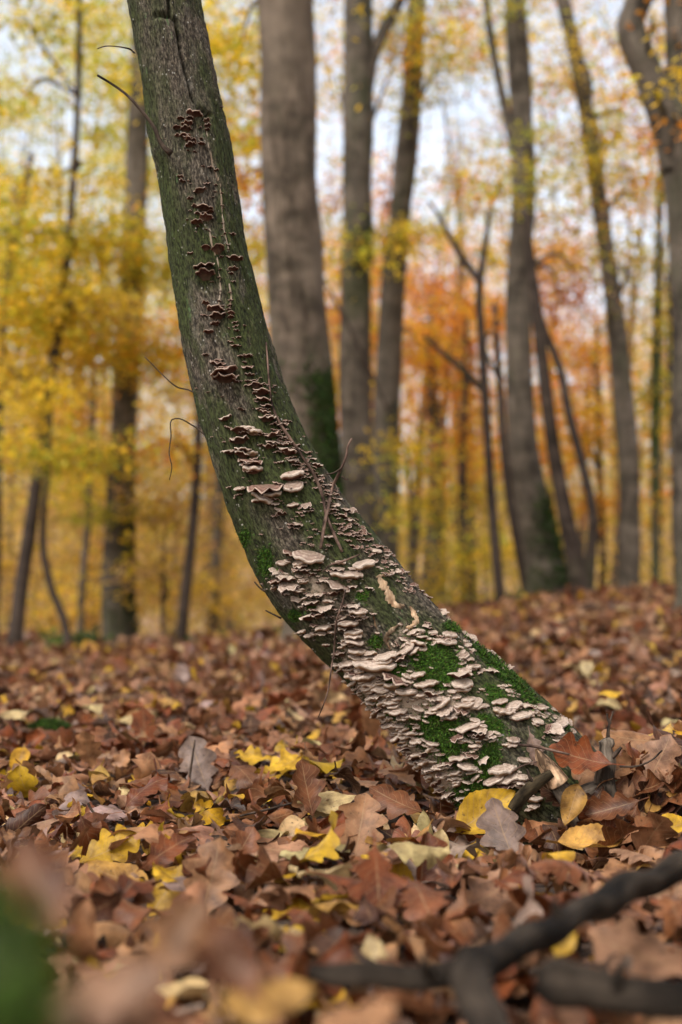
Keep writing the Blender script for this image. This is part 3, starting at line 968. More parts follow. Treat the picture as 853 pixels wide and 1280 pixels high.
for pl in ([(427, 585, 2.6), (418, 591, 2.4), (408, 593, 2)], [(427, 595, 2.4), (431, 598, 2.2), (436, 600, 1.6)]):
    p = px_tube(pl, 2.338)
    V, F, vec = tube_arrays(p, 8, 6, 0.1, 2, 100)
    link('side_shoot', new_mesh('side_shoot', V - np.array(tg_.location), F, vec=vec), M_TWIGDARK, tg_)
o = tube('dry_stem', on_bark([(404, 715, 2), (412, 707, 2.4), (428, 702, 2.8), (438, 698, 2.6), (450, 693, 2.2)], 0.02), 18, 6, M_TWIG, None, 0.12, 5, 150)
tag(o, 'small twig lying across the brackets just above the trunk middle', 'twig', 'dry stems lodged against the leaning trunk')
o = tube('dry_stem', on_bark([(432, 737, 2.6), (428, 755, 2.4), (421, 775, 2.6), (419, 795, 2.4), (418, 812, 2.4)], 0.022) +
         px_tube([(414, 838, 2.2), (411, 860, 1.9), (405, 880, 1.7), (398, 897, 1.3)], 2.27), 44, 6, M_TWIG, None, 0.12, 6, 150)
tag(o, 'thin stem hanging down past the underside of the trunk over the leaves', 'twig', 'dry stems lodged against the leaning trunk')


# ------------------------------------------------------------------ fallen leaves
def leaf_grid(kind, rows, cols, seed):
    """base outline in leaf lengths: returns xy (rows, cols, 2), uv"""
    g = np.random.default_rng(seed)
    s = np.concatenate([[-0.17, -0.02], np.linspace(0.0, 1.0, rows - 2)])
    u = np.linspace(-1, 1, cols)
    S, U = np.meshgrid(s, u, indexing='ij')
    sc = np.clip(S, 0, 1)
    if kind == 'oak':
        env = 0.36 * np.sin(np.pi * sc ** 1.15) ** 0.75 * (0.75 + 0.4 * sc)
        nl = g.uniform(3.3, 4.4)
        pl, pr = g.uniform(0, 1, 2)
        ph = np.where(U < 0, pl, pr)
        lobe = 0.5 + 0.5 * np.cos(2 * np.pi * (nl * sc + ph))
        lobe = lobe ** 0.45
        w = env * (0.46 + 0.54 * lobe)
        fwd = 0.03 * lobe * np.abs(U) * (1 - sc)
    elif kind == 'maple':
        env = 0.52 * np.sin(np.pi * sc ** 0.85) ** 0.8
        lobe = 0.5 + 0.5 * np.cos(2 * np.pi * (2.6 * sc + 0.28 + 0.1 * np.sign(U)))
        w = env * (0.40 + 0.60 * lobe ** 0.9)
        fwd = 0.10 * lobe * np.abs(U)
    else:
        w = g.uniform(0.27, 0.33) * np.sin(np.pi * sc ** 0.9) ** 0.8 * (1.05 - 0.15 * sc)
        w = w * (1 + 0.03 * np.sin(sc * 60) * (rows > 12))
        fwd = 0 * S
    w = np.where(S < 0.001, 0.011, np.maximum(w, 0.004))
    xy = np.stack([U * w, S + fwd], -1)
    return xy, np.stack([U, np.clip(S, 0, 1)], -1)


def leaf_faces(rows, cols):
    ii = np.arange(rows - 1)[:, None] * cols
    jj = np.arange(cols - 1)[None, :]
    return np.stack([ii + jj, ii + jj + 1, ii + cols + jj + 1, ii + cols + jj], -1).reshape(-1, 4)


def bend(xy, uv, par):
    """par (N, 8): roll, curl, ripple amp, ripple freq, phase, fold, twist, lump"""
    x = xy[None, :, 0]
    y = xy[None, :, 1]
    u = uv[None, :, 0]
    s = uv[None, :, 1]
    kc, kl, ra, rf, ph, fo, tw, lu = [par[:, k, None] for k in range(8)]
    kc = np.where(np.abs(kc) < 1e-3, 1e-3, kc)
    kl = np.where(np.abs(kl) < 1e-3, 1e-3, kl)
    a = x * kc * (0.6 + 0.8 * s)
    X = np.sin(a) / (kc * (0.6 + 0.8 * s))
    Z = (1 - np.cos(a)) / (kc * (0.6 + 0.8 * s))
    Z = Z + fo * np.abs(x)
    Z = Z + ra * u * u * np.sin(rf * s + ph + 1.3 * np.sign(u))
    Z = Z + lu * np.sin(5 * x + ph) * np.sin(4.2 * y + 2 * ph)
    b = (y - 0.45) * kl
    Y = 0.45 + np.sin(b) / kl - Z * np.sin(b)
    Z2 = (1 - np.cos(b)) / kl + Z * np.cos(b)
    t = tw * (y - 0.45)
    return np.stack([X * np.cos(t) - Z2 * np.sin(t), Y - 0.45, X * np.sin(t) + Z2 * np.cos(t)], -1)


def rand_bend(n, g, k=1.0):
    sg = lambda: g.choice([-1, 1], n)
    return np.stack([k * sg() * g.uniform(0.3, 5.6, n) ** 1.0, k * sg() * g.uniform(0.1, 1.9, n), k * g.uniform(0.015, 0.08, n), g.uniform(6, 17, n), g.uniform(0, 6.28, n),
                     k * g.uniform(-0.25, 0.35, n), k * g.normal(0, 0.5, n), k * g.uniform(0.0, 0.035, n)], -1)


def rots(n, g, tilt_sd, big):
    yaw = g.uniform(0, 2 * math.pi, n)
    t = np.abs(g.normal(0, tilt_sd, n))
    t = np.where(g.random(n) < big, g.uniform(R(45), R(85), n), t)
    az = g.uniform(0, 2 * math.pi, n)
    flip = g.random(n) < 0.45
    c, s = np.cos(yaw), np.sin(yaw)
    z = np.zeros(n)
    o = np.ones(n)
    Rz = np.stack([np.stack([c, -s, z], -1), np.stack([s, c, z], -1), np.stack([z, z, o], -1)], 1)
    fl = np.where(flip, -1.0, 1.0)
    Rz = Rz * np.stack([fl, o, fl], -1)[:, None, :]
    ax = np.stack([np.cos(az), np.sin(az), z], -1)
    K = np.zeros((n, 3, 3))
    K[:, 0, 2] = ax[:, 1]
    K[:, 1, 2] = -ax[:, 0]
    K[:, 2, 0] = -ax[:, 1]
    K[:, 2, 1] = ax[:, 0]
    I = np.eye(3)[None]
    Rt = I + np.sin(t)[:, None, None] * K + (1 - np.cos(t))[:, None, None] * (K @ K)
    return Rt @ Rz, t


PAL = [  # colour word, linear colour, weight for oak, weight for oval
    ('tan', (0.31, 0.155, 0.075), 0.20, 0.10), ('pinkish brown', (0.30, 0.16, 0.095), 0.14, 0.06), ('chestnut brown', (0.165, 0.060, 0.024), 0.25, 0.08),
    ('russet', (0.165, 0.045, 0.014), 0.16, 0.04), ('dark brown', (0.06, 0.024, 0.013), 0.13, 0.06), ('mauve grey', (0.29, 0.205, 0.175), 0.05, 0.03),
    ('yellow', (0.50, 0.30, 0.02), 0.022, 0.15), ('cream', (0.50, 0.38, 0.19), 0.015, 0.09), ('ochre', (0.38, 0.21, 0.05), 0.03, 0.15)]


def colours(n, kind, g):
    w = np.array([p[2] if kind == 'oak' else p[3] for p in PAL])
    k = g.choice(len(PAL), n, p=w / w.sum())
    c = np.array([p[1] for p in PAL])[k]
    return k, c * g.uniform(0.78, 1.22, (n, 1)) * g.uniform(0.93, 1.07, (n, 3))


leaves = []        # dicts: V, F, col, vec, kind, colour index, tilt, curl, centre, hand label


def add_batch(n, xy_fn, y0, y1, kind, rows, cols, g, tsd, big, nvar=6, size=(0.07, 0.125), zmax=0.035, outer=False):
    F = leaf_faces(rows, cols)
    for v in range(nvar):
        m = n // nvar
        y = np.sqrt(g.uniform(0, 1, m) * (y1**2 - y0**2) + y0**2) if y0 > 2.9 else g.uniform(y0, y1, m)
        hw = 0.25 * y + 0.45
        x = g.uniform(-1, 1, m) * hw if not outer else g.choice([-1, 1], m) * (hw + g.uniform(-0.03, 1.1, m))
        xy, uv = leaf_grid(kind, rows, cols, 31 * v + (7 if kind == 'oak' else 3))
        xy = xy.reshape(-1, 2)
        uv = uv.reshape(-1, 2)
        L = g.uniform(size[0], size[1], m)
        par = rand_bend(m, g)
        W = bend(xy, uv, par) * L[:, None, None]
        M, t = rots(m, g, tsd, big)
        W = np.einsum('nij,nvj->nvi', M, W)
        W[:, :, 0] += x[:, None]
        W[:, :, 1] += y[:, None]
        gz = terrain(x, y)
        zmin = W[:, :, 2].min(1)
        W[:, :, 2] += (gz - zmin * np.where(t > 0.7, 0.75, 1.0) + g.uniform(-0.006, zmax, m))[:, None]
        ci, col = colours(m, kind, g)
        for k in range(m):
            leaves.append(dict(V=W[k], F=F, uv=uv, col=col[k], kind=kind, ci=int(ci[k]), tilt=float(t[k]), curl=float(abs(par[k, 0]) * 0.3 + abs(par[k, 1])), c=W[k].mean(0), hand=None))


g = np.random.default_rng(5)
for kind, share in (('oak', 0.74), ('oval', 0.26)):
    sz = (0.055, 0.108) if kind == 'oak' else (0.04, 0.08)
    add_batch(int(4200 * share), None, 0.75, 3.6, kind, 22, 5, g, R(21), 0.10, 8, sz, 0.045)
    add_batch(int(4600 * share), None, 3.4, 7.2, kind, 13, 3, g, R(22), 0.12, 6, (sz[0] * 1.2, sz[1] * 1.15), 0.05)
    add_batch(int(6500 * share), None, 7.0, 14.5, kind, 9, 3, g, R(24), 0.16, 4, (sz[0] * 1.3, sz[1] * 1.25), 0.06)
    add_batch(int(3600 * share), None, 14.5, 34, kind, 6, 3, g, R(24), 0.14, 3, (sz[0] * 1.2, sz[1] * 1.3), 0.06)
    add_batch(int(2300 * share), None, 0.6, 3.8, kind, 10, 3, g, R(22), 0.10, 4, sz, 0.045, True)
    add_batch(int(1700 * share), None, 3.8, 9.0, kind, 8, 3, g, R(22), 0.12, 4, sz, 0.05, True)
    add_batch(int(150 * share), None, 0.45, 0.8, kind, 24, 7, g, R(30), 0.25, 4, sz, 0.05)

# drop leaves that would lie inside the trunk
keep = []
for lf in leaves:
    c = lf['c']
    if abs(c[1] - 2.4) < 0.3 and c[0] > -0.1:
        d = np.linalg.norm(cc_ - c, axis=1)
        k = int(np.argmin(d))
        if d[k] < rr_[k] * 0.97:
            continue
    keep.append(lf)
leaves = keep


def hero(px, py, d, size_px, ang, face, kind, ci, label, roll=1.2, curl=0.5, ripple=0.03, yaw=0.0, lift=0.0, seed=1, colmul=0.9, fold=0.1, ground=True):
    """a leaf set by hand: ang is where its tip points in the picture (0 = right, 90 = up), face how far it is turned up towards the viewer (0 flat, 90 upright)"""
    g = np.random.default_rng(seed)
    xy, uv = leaf_grid(kind, 30, 9, seed)
    par = np.array([[roll, curl, ripple, g.uniform(7, 13), g.uniform(0, 6.28), fold, g.normal(0, 0.25), 0.02]])
    L = size_px / (FPX / d)
    W = bend(xy.reshape(-1, 2), uv.reshape(-1, 2), par)[0] * L
    e = R(90 - face)
    n = np.array([math.sin(yaw) * math.cos(e), -math.cos(yaw) * math.cos(e), math.sin(e)])
    r = np.array([math.cos(yaw), math.sin(yaw), 0])
    u = np.cross(n, r)
    tip = r * math.cos(R(ang)) + u * math.sin(R(ang))
    sd = np.cross(tip, n)
    W = W @ np.stack([sd, tip, n])
    c = P(px, py, d)
    W = W + c
    if ground:
        zt = terrain(c[0], c[1]) + 0.012 + lift
        zm = np.percentile(W[:, 2], 8)
        if zm < zt:
            W = W + np.array([0, 0, (zt - zm) * 0.6])
    leaves.append(dict(V=W, F=leaf_faces(30, 9), uv=uv.reshape(-1, 2), col=np.array(PAL[ci][1]) * colmul, kind=kind, ci=ci, tilt=R(face), curl=roll, c=W.mean(0), hand=label))


TAN, PINK, CHEST, RUS, DARK, MAUVE, YEL, CREAM, OCH = range(9)
HEROES = [
    (604, 1018, 2.20, 92, 35, 62, 'oval', YEL, 'yellow speckled oval leaf leaning against the mossy trunk foot', dict(roll=1.0, fold=0.25)),
    (449, 1050, 2.08, 100, 80, 60, 'oak', TAN, 'upright tan lobed leaf with its tip pointing up, in front of the trunk foot', dict(roll=0.8)),
    (347, 1064, 2.04, 100, 172, 40, 'oval', PINK, 'large pale pinkish oval leaf lying humped beside the upright tan lobed leaf', dict(roll=-2.2, colmul=1.35)),
    (632, 1048, 2.10, 100, 105, 55, 'oak', MAUVE, 'mauve grey lobed leaf right below the yellow leaf at the trunk foot', dict(roll=-2.2, colmul=0.68)),
    (730, 948, 2.22, 84, 165, 62, 'oak', RUS, 'big russet lobed leaf held between trunk foot and upright stub', dict(roll=1.6, colmul=1.25, ground=False)),
    (838, 1035, 2.12, 62, 20, 40, 'oval', YEL, 'yellow oval leaf with dark spots below the curled brown drift', dict(roll=0.9, colmul=1.1)),
    (735, 1056, 2.06, 88, 5, 26, 'oval', OCH, 'long yellow leaf with dark freckles lying below the broken root', dict(roll=3.2, colmul=1.3)),
    (132, 1066, 2.02, 88, 30, 45, 'oak', YEL, 'yellow mottled leaf, upper one of a touching yellow pair', dict(roll=1.0)),
    (150, 1098, 1.92, 92, 160, 38, 'oval', OCH, 'ochre leaf with green veins under the yellow mottled leaf', dict(roll=-1.0, colmul=1.25)),
    (370, 1160, 1.70, 104, 5, 25, 'oak', YEL, 'crinkled bright yellow leaf lying flat above the blurred heap of leaves', dict(roll=0.6, ripple=0.06)),
    (487, 1112, 1.85, 84, 140, 50, 'oval', YEL, 'cupped yellow oval leaf beside the folded russet leaf', dict(roll=1.8)),
    (528, 1112, 1.84, 92, 70, 66, 'oak', RUS, 'folded russet leaf standing on edge beside the cupped yellow leaf', dict(roll=3.4, fold=0.6, yaw=0.6)),
    (412, 1003, 2.28, 66, 8, 35, 'oval', CREAM, 'cream green oval leaf lying flat under the trunk', dict(roll=-1.0)),
    (384, 990, 2.26, 74, 95, 70, 'oak', CHEST, 'chestnut lobed leaf standing upright before the cream oval leaf', dict(roll=2.4, yaw=0.4)),
    (822, 955, 2.28, 80, 60, 58, 'oak', PINK, 'large pinkish leaf with raised veins tilted beside the upright stub', dict(roll=-1.6)),
    (800, 925, 2.36, 88, 170, 45, 'oak', TAN, 'tan leaf rolled over on top of the drift behind the upright stub', dict(roll=-4.0)),
    (205, 1136, 1.78, 74, 60, 55, 'maple', YEL, 'yellow maple leaf half hidden between tan leaves', dict(roll=1.6)),
    (262, 1128, 1.72, 112, 78, 62, 'oak', TAN, 'light tan lobed leaf with a raised midrib beside the yellow maple leaf', dict(roll=1.0)),
    (602, 1132, 1.72, 118, 40, 30, 'oak', PINK, 'broad pinkish brown lobed leaf lying behind the dark forked branch', dict(roll=-0.8)),
    (812, 1200, 1.25, 150, 150, 32, 'oak', PINK, 'big pinkish leaf lying over the broken length of branch', dict(roll=-0.8)),
    (705, 1178, 1.25, 52, 60, 50, 'oval', YEL, 'small yellow green leaf poking up under the forked branch', dict(roll=1.0, colmul=0.9)),
    (762, 868, 3.6, 34, 10, 20, 'oval', YEL, 'bright yellow oval leaf on the brown slope behind the trunk foot', dict(roll=-0.8, colmul=1.15)),
    (770, 1010, 2.16, 72, 200, 60, 'oak', CHEST, 'chestnut leaf curled like a cup below the upright stub', dict(roll=3.0, yaw=-0.4)),
    (716, 1005, 2.16, 62, 250, 55, 'oval', OCH, 'orange brown leaf curled over the end of the broken root', dict(roll=3.6, colmul=0.8)),
    (548, 1062, 2.06, 50, 80, 60, 'oval', CREAM, 'narrow cream leaf standing on edge in front of the trunk foot', dict(roll=3.2)),
    (500, 1004, 2.2, 80, 150, 45, 'oak', CHEST, 'brown leaf arched under the lower edge of the trunk', dict(roll=-2.4)),
    (668, 935, 2.235, 46, 285, 78, 'oak', MAUVE, 'shrivelled mauve leaf hanging on the lower trunk bark', dict(roll=4.0, ground=False, colmul=0.9)),
    (790, 1085, 1.95, 105, 20, 28, 'oak', TAN, 'wide tan leaf lying flat above the far end of the forked branch', dict(roll=-1.0)),
    (250, 960, 2.75, 84, 110, 55, 'oak', MAUVE, 'greyish lobed leaf propped up by the thin upright twig', dict(roll=-2.4, colmul=0.65)),
    (20, 893, 3.9, 42, 20, 20, 'oval', CREAM, 'cream leaf lying level with the green moss tuft', dict(roll=-1.0)),
    (168, 900, 3.8, 40, 10, 30, 'oval', CREAM, 'pale cream leaf between the moss tuft and the thin upright twig', dict(roll=-1.0)),
    (350, 958, 2.75, 60, 30, 30, 'oak', YEL, 'jagged bright yellow leaf under the hanging stem', dict(roll=1.0, ripple=0.06, colmul=1.1)),
    (320, 948, 2.85, 52, 170, 30, 'oak', YEL, 'smaller jagged yellow leaf beside the one under the hanging stem', dict(roll=1.0, ripple=0.06, colmul=1.0)),
    (120, 1245, 0.62, 170, 20, 40, 'oak', PINK, 'big blurred pinkish leaf heaped next to the mossy log', dict(roll=-2.2, colmul=0.8, ground=False)),
    (55, 1120, 0.72, 150, 120, 50, 'oak', CHEST, 'blurred brown leaf sticking up behind the mossy log', dict(roll=1.2, ground=False)),
    (215, 1185, 0.76, 130, 60, 50, 'oak', TAN, 'blurred tan leaf rising from the middle of the near heap', dict(roll=2.0, colmul=0.8, ground=False)),
    (330, 1250, 0.85, 120, 10, 35, 'oval', OCH, 'blurred ochre leaf at the end of the near heap', dict(roll=-1.0, ground=False)),
    (430, 1292, 0.80, 140, 30, 35, 'oak', TAN, 'blurred orange tan leaf lying under the end of the left limb', dict(roll=-1.0, ground=False)),
    (180, 1285, 0.62, 170, 160, 30, 'oak', CHEST, 'blurred chestnut leaf at the bottom of the near heap', dict(roll=-1.0, ground=False)),
    (290, 1210, 0.78, 130, 130, 50, 'oak', CHEST, 'blurred chestnut leaf standing at the side of the near heap', dict(roll=1.8, ground=False)),
]
for k, (px, py, d, s, an, fc, kd, ci, lab, kw) in enumerate(HEROES):
    hero(px, py, d, s, an, fc, kd, ci, lab, seed=k + 40, **kw)

HP = [(h[0], h[1], h[2], h[3]) for h in HEROES]
keep = []
for lf in leaves:
    if lf['hand'] is None and lf['c'][1] < 4.2:
        q = project(lf['c'])
        sz = 0.08 * FPX / q[2]
        if any(h[2] - 0.22 < q[2] < h[2] + 0.01 and math.hypot(q[0] - h[0], q[1] - h[1]) < 0.30 * h[3] + 0.12 * sz for h in HP):
            continue
        if 1.9 < q[2] < 2.32 and abs(q[0] - 655) < 100 and q[1] < 1022:
            continue
        if (q[2] < 1.06 and q[0] > 385) or (q[2] < 0.6):
            continue
    keep.append(lf)
leaves = keep

# crumpled brown leaves drifted round the stub and the broken root
g = np.random.default_rng(321)
for k in range(26):
    hx, hy = g.uniform(700, 860), g.uniform(950, 1048)
    if abs(hx - 760) < 16 and hy < 985:
        continue
    hero(hx, hy, 2.16 + 0.0016 * (1048 - hy) + g.uniform(-0.03, 0.03), g.uniform(46, 82), g.uniform(0, 360), g.uniform(25, 75), 'oak', [CHEST, RUS, DARK, TAN, CHEST, DARK, PINK][k % 7], None,
         roll=g.uniform(2.2, 5.5) * g.choice([-1, 1]), curl=g.uniform(0.5, 2.0), ripple=0.06, yaw=g.uniform(-0.7, 0.7), seed=400 + k, fold=g.uniform(-0.1, 0.5))

# which leaves show largest: look from the camera
nv = np.array([len(l['V']) for l in leaves])
offs = np.concatenate([[0], np.cumsum(nv)[:-1]])
allV = np.concatenate([l['V'] for l in leaves])
tri_owner, tris = [], []
for k, l in enumerate(leaves):
    f = l['F'] + offs[k]
    tris.append(f)
    tri_owner.append(np.full(len(f), k))
tris = np.concatenate(tris)
tri_owner = np.concatenate(tri_owner)
LBVH = BVHTree.FromPolygons(allV.tolist(), tris.tolist())
count = np.zeros(len(leaves))
sumpx = np.zeros((len(leaves), 2))
for py in np.arange(760, 1280, 3.5):
    for px in np.arange(2, 853, 3.5):
        q = Vector(ray(px, py)).normalized()
        h, n, f, d = LBVH.ray_cast(CAMV, q, 40)
        if h is None:
            continue
        h2, n2, f2, d2 = TBVH.ray_cast(CAMV, q, d)
        if h2 is not None:
            continue
        k = tri_owner[f]
        count[k] += 1
        sumpx[k] += (px, py)
order = np.argsort(-count)
chosen = [k for k in range(len(leaves)) if leaves[k]['hand'] and count[k] > 0]
for k in order:
    if len(chosen) >= 298 or count[k] < 2:
        break
    if not leaves[k]['hand']:
        chosen.append(int(k))
chs = set(chosen)

LAND = [('the trunk foot', 600, 1030), ('the upright stub', 770, 960), ('the forked branch', 620, 1180), ('the mossy log', 40, 1190), ('the green moss tuft', 52, 905),
        ('the tip of the hanging stem', 398, 900), ('the cream oval leaf', 412, 1003), ('the yellow mottled pair', 140, 1085), ('the pale humped oval leaf', 345, 1064),
        ('the crinkled yellow leaf', 370, 1160), ('the thin upright twig', 238, 945), ('the broken length of branch', 770, 1245), ('the bright yellow slope leaf', 762, 868),
        ('the yellow maple leaf', 205, 1136), ('the cupped yellow leaf', 487, 1112), ('the big pinkish leaf on the branch', 812, 1195)]
ORD = ['', 'second', 'third', 'fourth', 'fifth', 'sixth', 'seventh', 'eighth', 'ninth', 'tenth', 'eleventh', 'twelfth', 'thirteenth', 'fourteenth']
cells = {}
for k in chosen:
    l = leaves[k]
    if l['hand']:
        continue
    m = sumpx[k] / max(count[k], 1)
    nm, lx, ly = min(LAND, key=lambda a: (a[1] - m[0]) ** 2 + ((a[2] - m[1]) * 1.3) ** 2)
    dx, dy = m[0] - lx, (m[1] - ly) * 1.4
    rel = ('right of' if dx > 0 else 'left of') if abs(dx) > abs(dy) else ('in front of' if dy > 0 else 'behind')
    pose = 'upright' if l['tilt'] > R(45) else 'curled' if l['curl'] > 1.75 else 'tilted' if l['tilt'] > R(20) else 'flat'
    kd = 'oak leaf' if l['kind'] == 'oak' else 'oval leaf'
    cells.setdefault((pose, PAL[l['ci']][0], kd, rel, nm), []).append((math.hypot(dx, dy), k))
for (pose, cw, kd, rel, nm), v in cells.items():
    v.sort()
    for r_, (dd, k) in enumerate(v):
        s = f'{pose} {cw} {kd} {rel} {nm}'
        if len(v) > 1:
            s += ', its nearest such' if r_ == 0 else f', {ORD[min(r_, 13)]} nearest such'
        leaves[k]['hand'] = s

for k in chosen:
    l = leaves[k]
    c = l['V'].mean(0)
    vec = np.concatenate([l['uv'], np.full((len(l['V']), 1), 0.5)], 1)
    nm = 'fallen_leaf'
    o = link(nm, new_mesh(nm, l['V'] - c, l['F'], col=np.repeat(l['col'][None], len(l['V']), 0), vec=vec), M_LEAF, None, c)
    tag(o, l['hand'], 'leaf', 'fallen leaves on the forest floor')
rest = [k for k in range(len(leaves)) if k not in chs]
rv = np.concatenate([leaves[k]['V'] for k in rest])
ro = np.concatenate([[0], np.cumsum([len(leaves[k]['V']) for k in rest])[:-1]])
rf = np.concatenate([leaves[k]['F'] + o_ for k, o_ in zip(rest, ro)])
rc = np.concatenate([np.repeat(leaves[k]['col'][None], len(leaves[k]['V']), 0) for k in rest])
rvec = np.concatenate([np.concatenate([leaves[k]['uv'], np.full((len(leaves[k]['V']), 1), 0.5)], 1) for k in rest])
o = link('leaf_litter', new_mesh('leaf_litter', rv, rf, col=rc, vec=rvec), M_LEAF)
tag(o, 'deep layer of small fallen oak leaves covering the forest floor', 'leaf litter', kind='stuff')


# ------------------------------------------------------------------ wood lying on the ground
def thing_tube(name, label, cat, limbs, group=None, seg=12, n=26, rough=0.14, freq=45):
    """limbs: list of (part name, rows, material); the first sets the base"""
    base = np.array(limbs[0][1][0][:3])
    root = empty(name, base, label, cat, group)
    for k, (pn, rows, mt) in enumerate(limbs):
        tube(pn, rows, n * 2, seg * 2, mt, root, rough * 2.0, k + 5, freq * 0.8, 0.08)
    return root


fb = thing_tube('forked_branch', 'dark wet forked branch lying across the leaves, limbs spreading from one fork', 'branch', [
    ('stem', px_tube([(930, 1058, 30, .42), (880, 1076, 34, .36), (853, 1080, 38, .33), (815, 1103, 33, .28), (790, 1106, 37, .25), (752, 1131, 40, .19), (735, 1134, 34, .17), (692, 1164, 36, .1), (660, 1174, 44, .06), (626, 1196, 42, .02), (590, 1208, 52, 0)], 1.0), M_BRANCH),
    ('limb', px_tube([(606, 1200, 44, 0), (590, 1225, 52, -.03), (602, 1262, 50, -.07), (622, 1330, 52, -.13)], 1.0), M_BRANCH),
    ('limb', px_tube([(606, 1204, 36, 0.0), (570, 1216, 36, .01), (520, 1224, 34, .02), (465, 1218, 32, .02), (415, 1220, 27, .03), (385, 1214, 16, .03)], 1.0), M_BRANCH),
    ('spur', px_tube([(700, 1152, 16, .1), (694, 1130, 11, .1), (696, 1118, 6, .1)], 1.0), M_BRANCH),
    ('spur', px_tube([(540, 1222, 16, .01), (530, 1200, 10, 0), (533, 1190, 6, 0)], 1.0), M_BRANCH)])
thing_tube('broken_branch', 'broken length of dark branch with a blunt end beside the forked branch', 'branch', [
    ('bark', px_tube([(672, 1228, 34), (684, 1230, 50), (730, 1236, 50), (790, 1246, 50), (860, 1252, 48), (960, 1256, 44)], 1.0), M_BRANCH),
    ('side_spur', px_tube([(770, 1236, 18), (775, 1215, 14), (778, 1200, 8)], 0.99), M_BRANCH)])

# mossy log at the lens
lg = empty('mossy_log', P(-30, 1330, 0.46), 'blurred green mossy log end close to the lens, beside the heaped leaves', 'log')
lp = [[*P(-420, 1380, 0.50), 0.036], [*P(-270, 1330, 0.42), 0.038], [*P(-150, 1290, 0.37), 0.036], [*P(-70, 1290, 0.345), 0.028], [*P(-15, 1345, 0.335), 0.012]]
V, F, vec = tube_arrays(lp, 60, 40, 0.12, 3, 25)
link('wood', new_mesh('wood', V - np.array(lg.location), F, vec=vec), M_MOSSB, lg)
g = np.random.default_rng(77)
sel = g.integers(0, 60 * 40, 9000)
ctr = np.repeat(spline(lp, 60)[:, :3], 40, 0)
nn = V[sel] - ctr[sel]
nn /= np.linalg.norm(nn, axis=1)[:, None] + 1e-9
Vb, Fb, cb = blades(V[sel] + g.normal(0, 0.002, (9000, 3)), nn, g.uniform(0.006, 0.014, 9000), g.uniform(0.001, 0.002, 9000), moss_cols(9000, g) * 1.0 + np.array([[0.012, 0.012, 0.002]]), g)
link('moss_cover', new_mesh('moss_cover', Vb - np.array(lg.location), Fb, col=cb), M_MOSS, lg)['kind'] = 'stuff'

# moss tuft in the leaves at mid distance
mt0 = P(52, 908, 3.95)
mt0[2] = terrain(mt0[0], mt0[1]) + 0.04
mt_ = empty('moss_tuft', mt0, 'bright green moss tuft lying alone among brown leaves', 'moss')
g = np.random.default_rng(8)
n = 3200
a = g.uniform(0, 6.28, n)
rr = np.sqrt(g.random(n))
bx = np.stack([0.066 * rr * np.cos(a) + 0.01, 0.04 * rr * np.sin(a), 0.028 * (1 - rr**2) + 0.012 * np.cos(a) * rr], -1) + np.array([0, 0, -0.005])
nn = np.stack([rr * np.cos(a) * 0.7, rr * np.sin(a) * 0.7, np.ones(n)], -1)
nn /= np.linalg.norm(nn, axis=1)[:, None]
Vb, Fb, cb = blades(bx, nn, g.uniform(0.012, 0.024, n), g.uniform(0.0015, 0.003, n), moss_cols(n, g) * 0.8, g)
link('fronds', new_mesh('fronds', Vb, Fb, col=cb), M_MOSS, mt_)['kind'] = 'stuff'
px_, py_ = np.meshgrid(np.linspace(-1, 1, 13), np.linspace(-1, 1, 13))
rq = np.clip(np.hypot(px_, py_), 0, 1)
Vm = np.stack([0.07 * px_, 0.042 * py_, 0.026 * (1 - rq**2) - 0.03], -1).reshape(-1, 3)
ii = np.arange(12)[:, None] * 13
jj = np.arange(12)[None, :]
link('cushion', new_mesh('cushion', Vm, np.stack([ii + jj, ii + jj + 1, ii + 14 + jj, ii + 13 + jj], -1).reshape(-1, 4), col=np.repeat([[0.02, 0.05, 0.006]], 169, 0)), M_MOSS, mt_)

# the foot of the trunk: broken root, stick, upright stub, small twigs
thing_tube('broken_root', 'broken root with bare splintered wood at its upper end, by the trunk foot', 'root', [
    ('bark', px_tube([(694, 978, 26), (708, 996, 30), (722, 1012, 34), (735, 1028, 36), (744, 1050, 34)], 2.225), M_STUB),
    ('splintered_end', px_tube([(671, 936, 5), (676, 946, 15), (686, 962, 22), (697, 981, 26)], 2.215), M_PALEWOOD),
    ('side_root', px_tube([(712, 1004, 26), (732, 992, 24), (752, 984, 20)], 2.24), M_STUB)], seg=14, n=22, freq=60)
thing_tube('stick', 'short black and ochre stick lying against the foot of the trunk', 'stick', [
    ('bark', px_tube([(690, 966, 9), (672, 978, 14), (655, 993, 16), (640, 1012, 15)], 2.20), wood_mat('blackened_bark', (0.008, 0.006, 0.005), (0.085, 0.065, 0.038), 90)),
    ('side_shoot', px_tube([(668, 981, 5), (662, 970, 4), (659, 962, 2.5)], 2.195), M_TWIGDARK)], seg=12, n=20)
thing_tube('upright_stub', 'upright broken stub with a thin tip standing in the curled leaves', 'stub', [
    ('bark', px_tube([(770, 1040, 30), (766, 1010, 27), (760, 985, 24), (757, 965, 25), (759, 948, 20), (757, 934, 18), (758, 925, 19), (757, 923, 12)], 2.24), M_STUB),
    ('tip_twig', px_tube([(761, 930, 8), (761, 912, 5.5), (763, 902, 4.5), (767, 889, 2.5)], 2.24), M_TWIGDARK),
    ('spur', px_tube([(762, 950, 6), (771, 941, 5), (777, 934, 3)], 2.232), M_TWIGDARK),
    ('spur', px_tube([(763, 905, 3.4), (760, 899, 2.6), (759, 892, 1.6)], 2.24), M_TWIGDARK)], seg=12, n=24, rough=0.2, freq=90)


def stray(rows, label, mat=M_TWIGDARK, name='stray_twig', n=20):
    o = tube(name, rows, n, 6, mat, None, 0.15, len(label), 120)
    tag(o, label, 'twig')


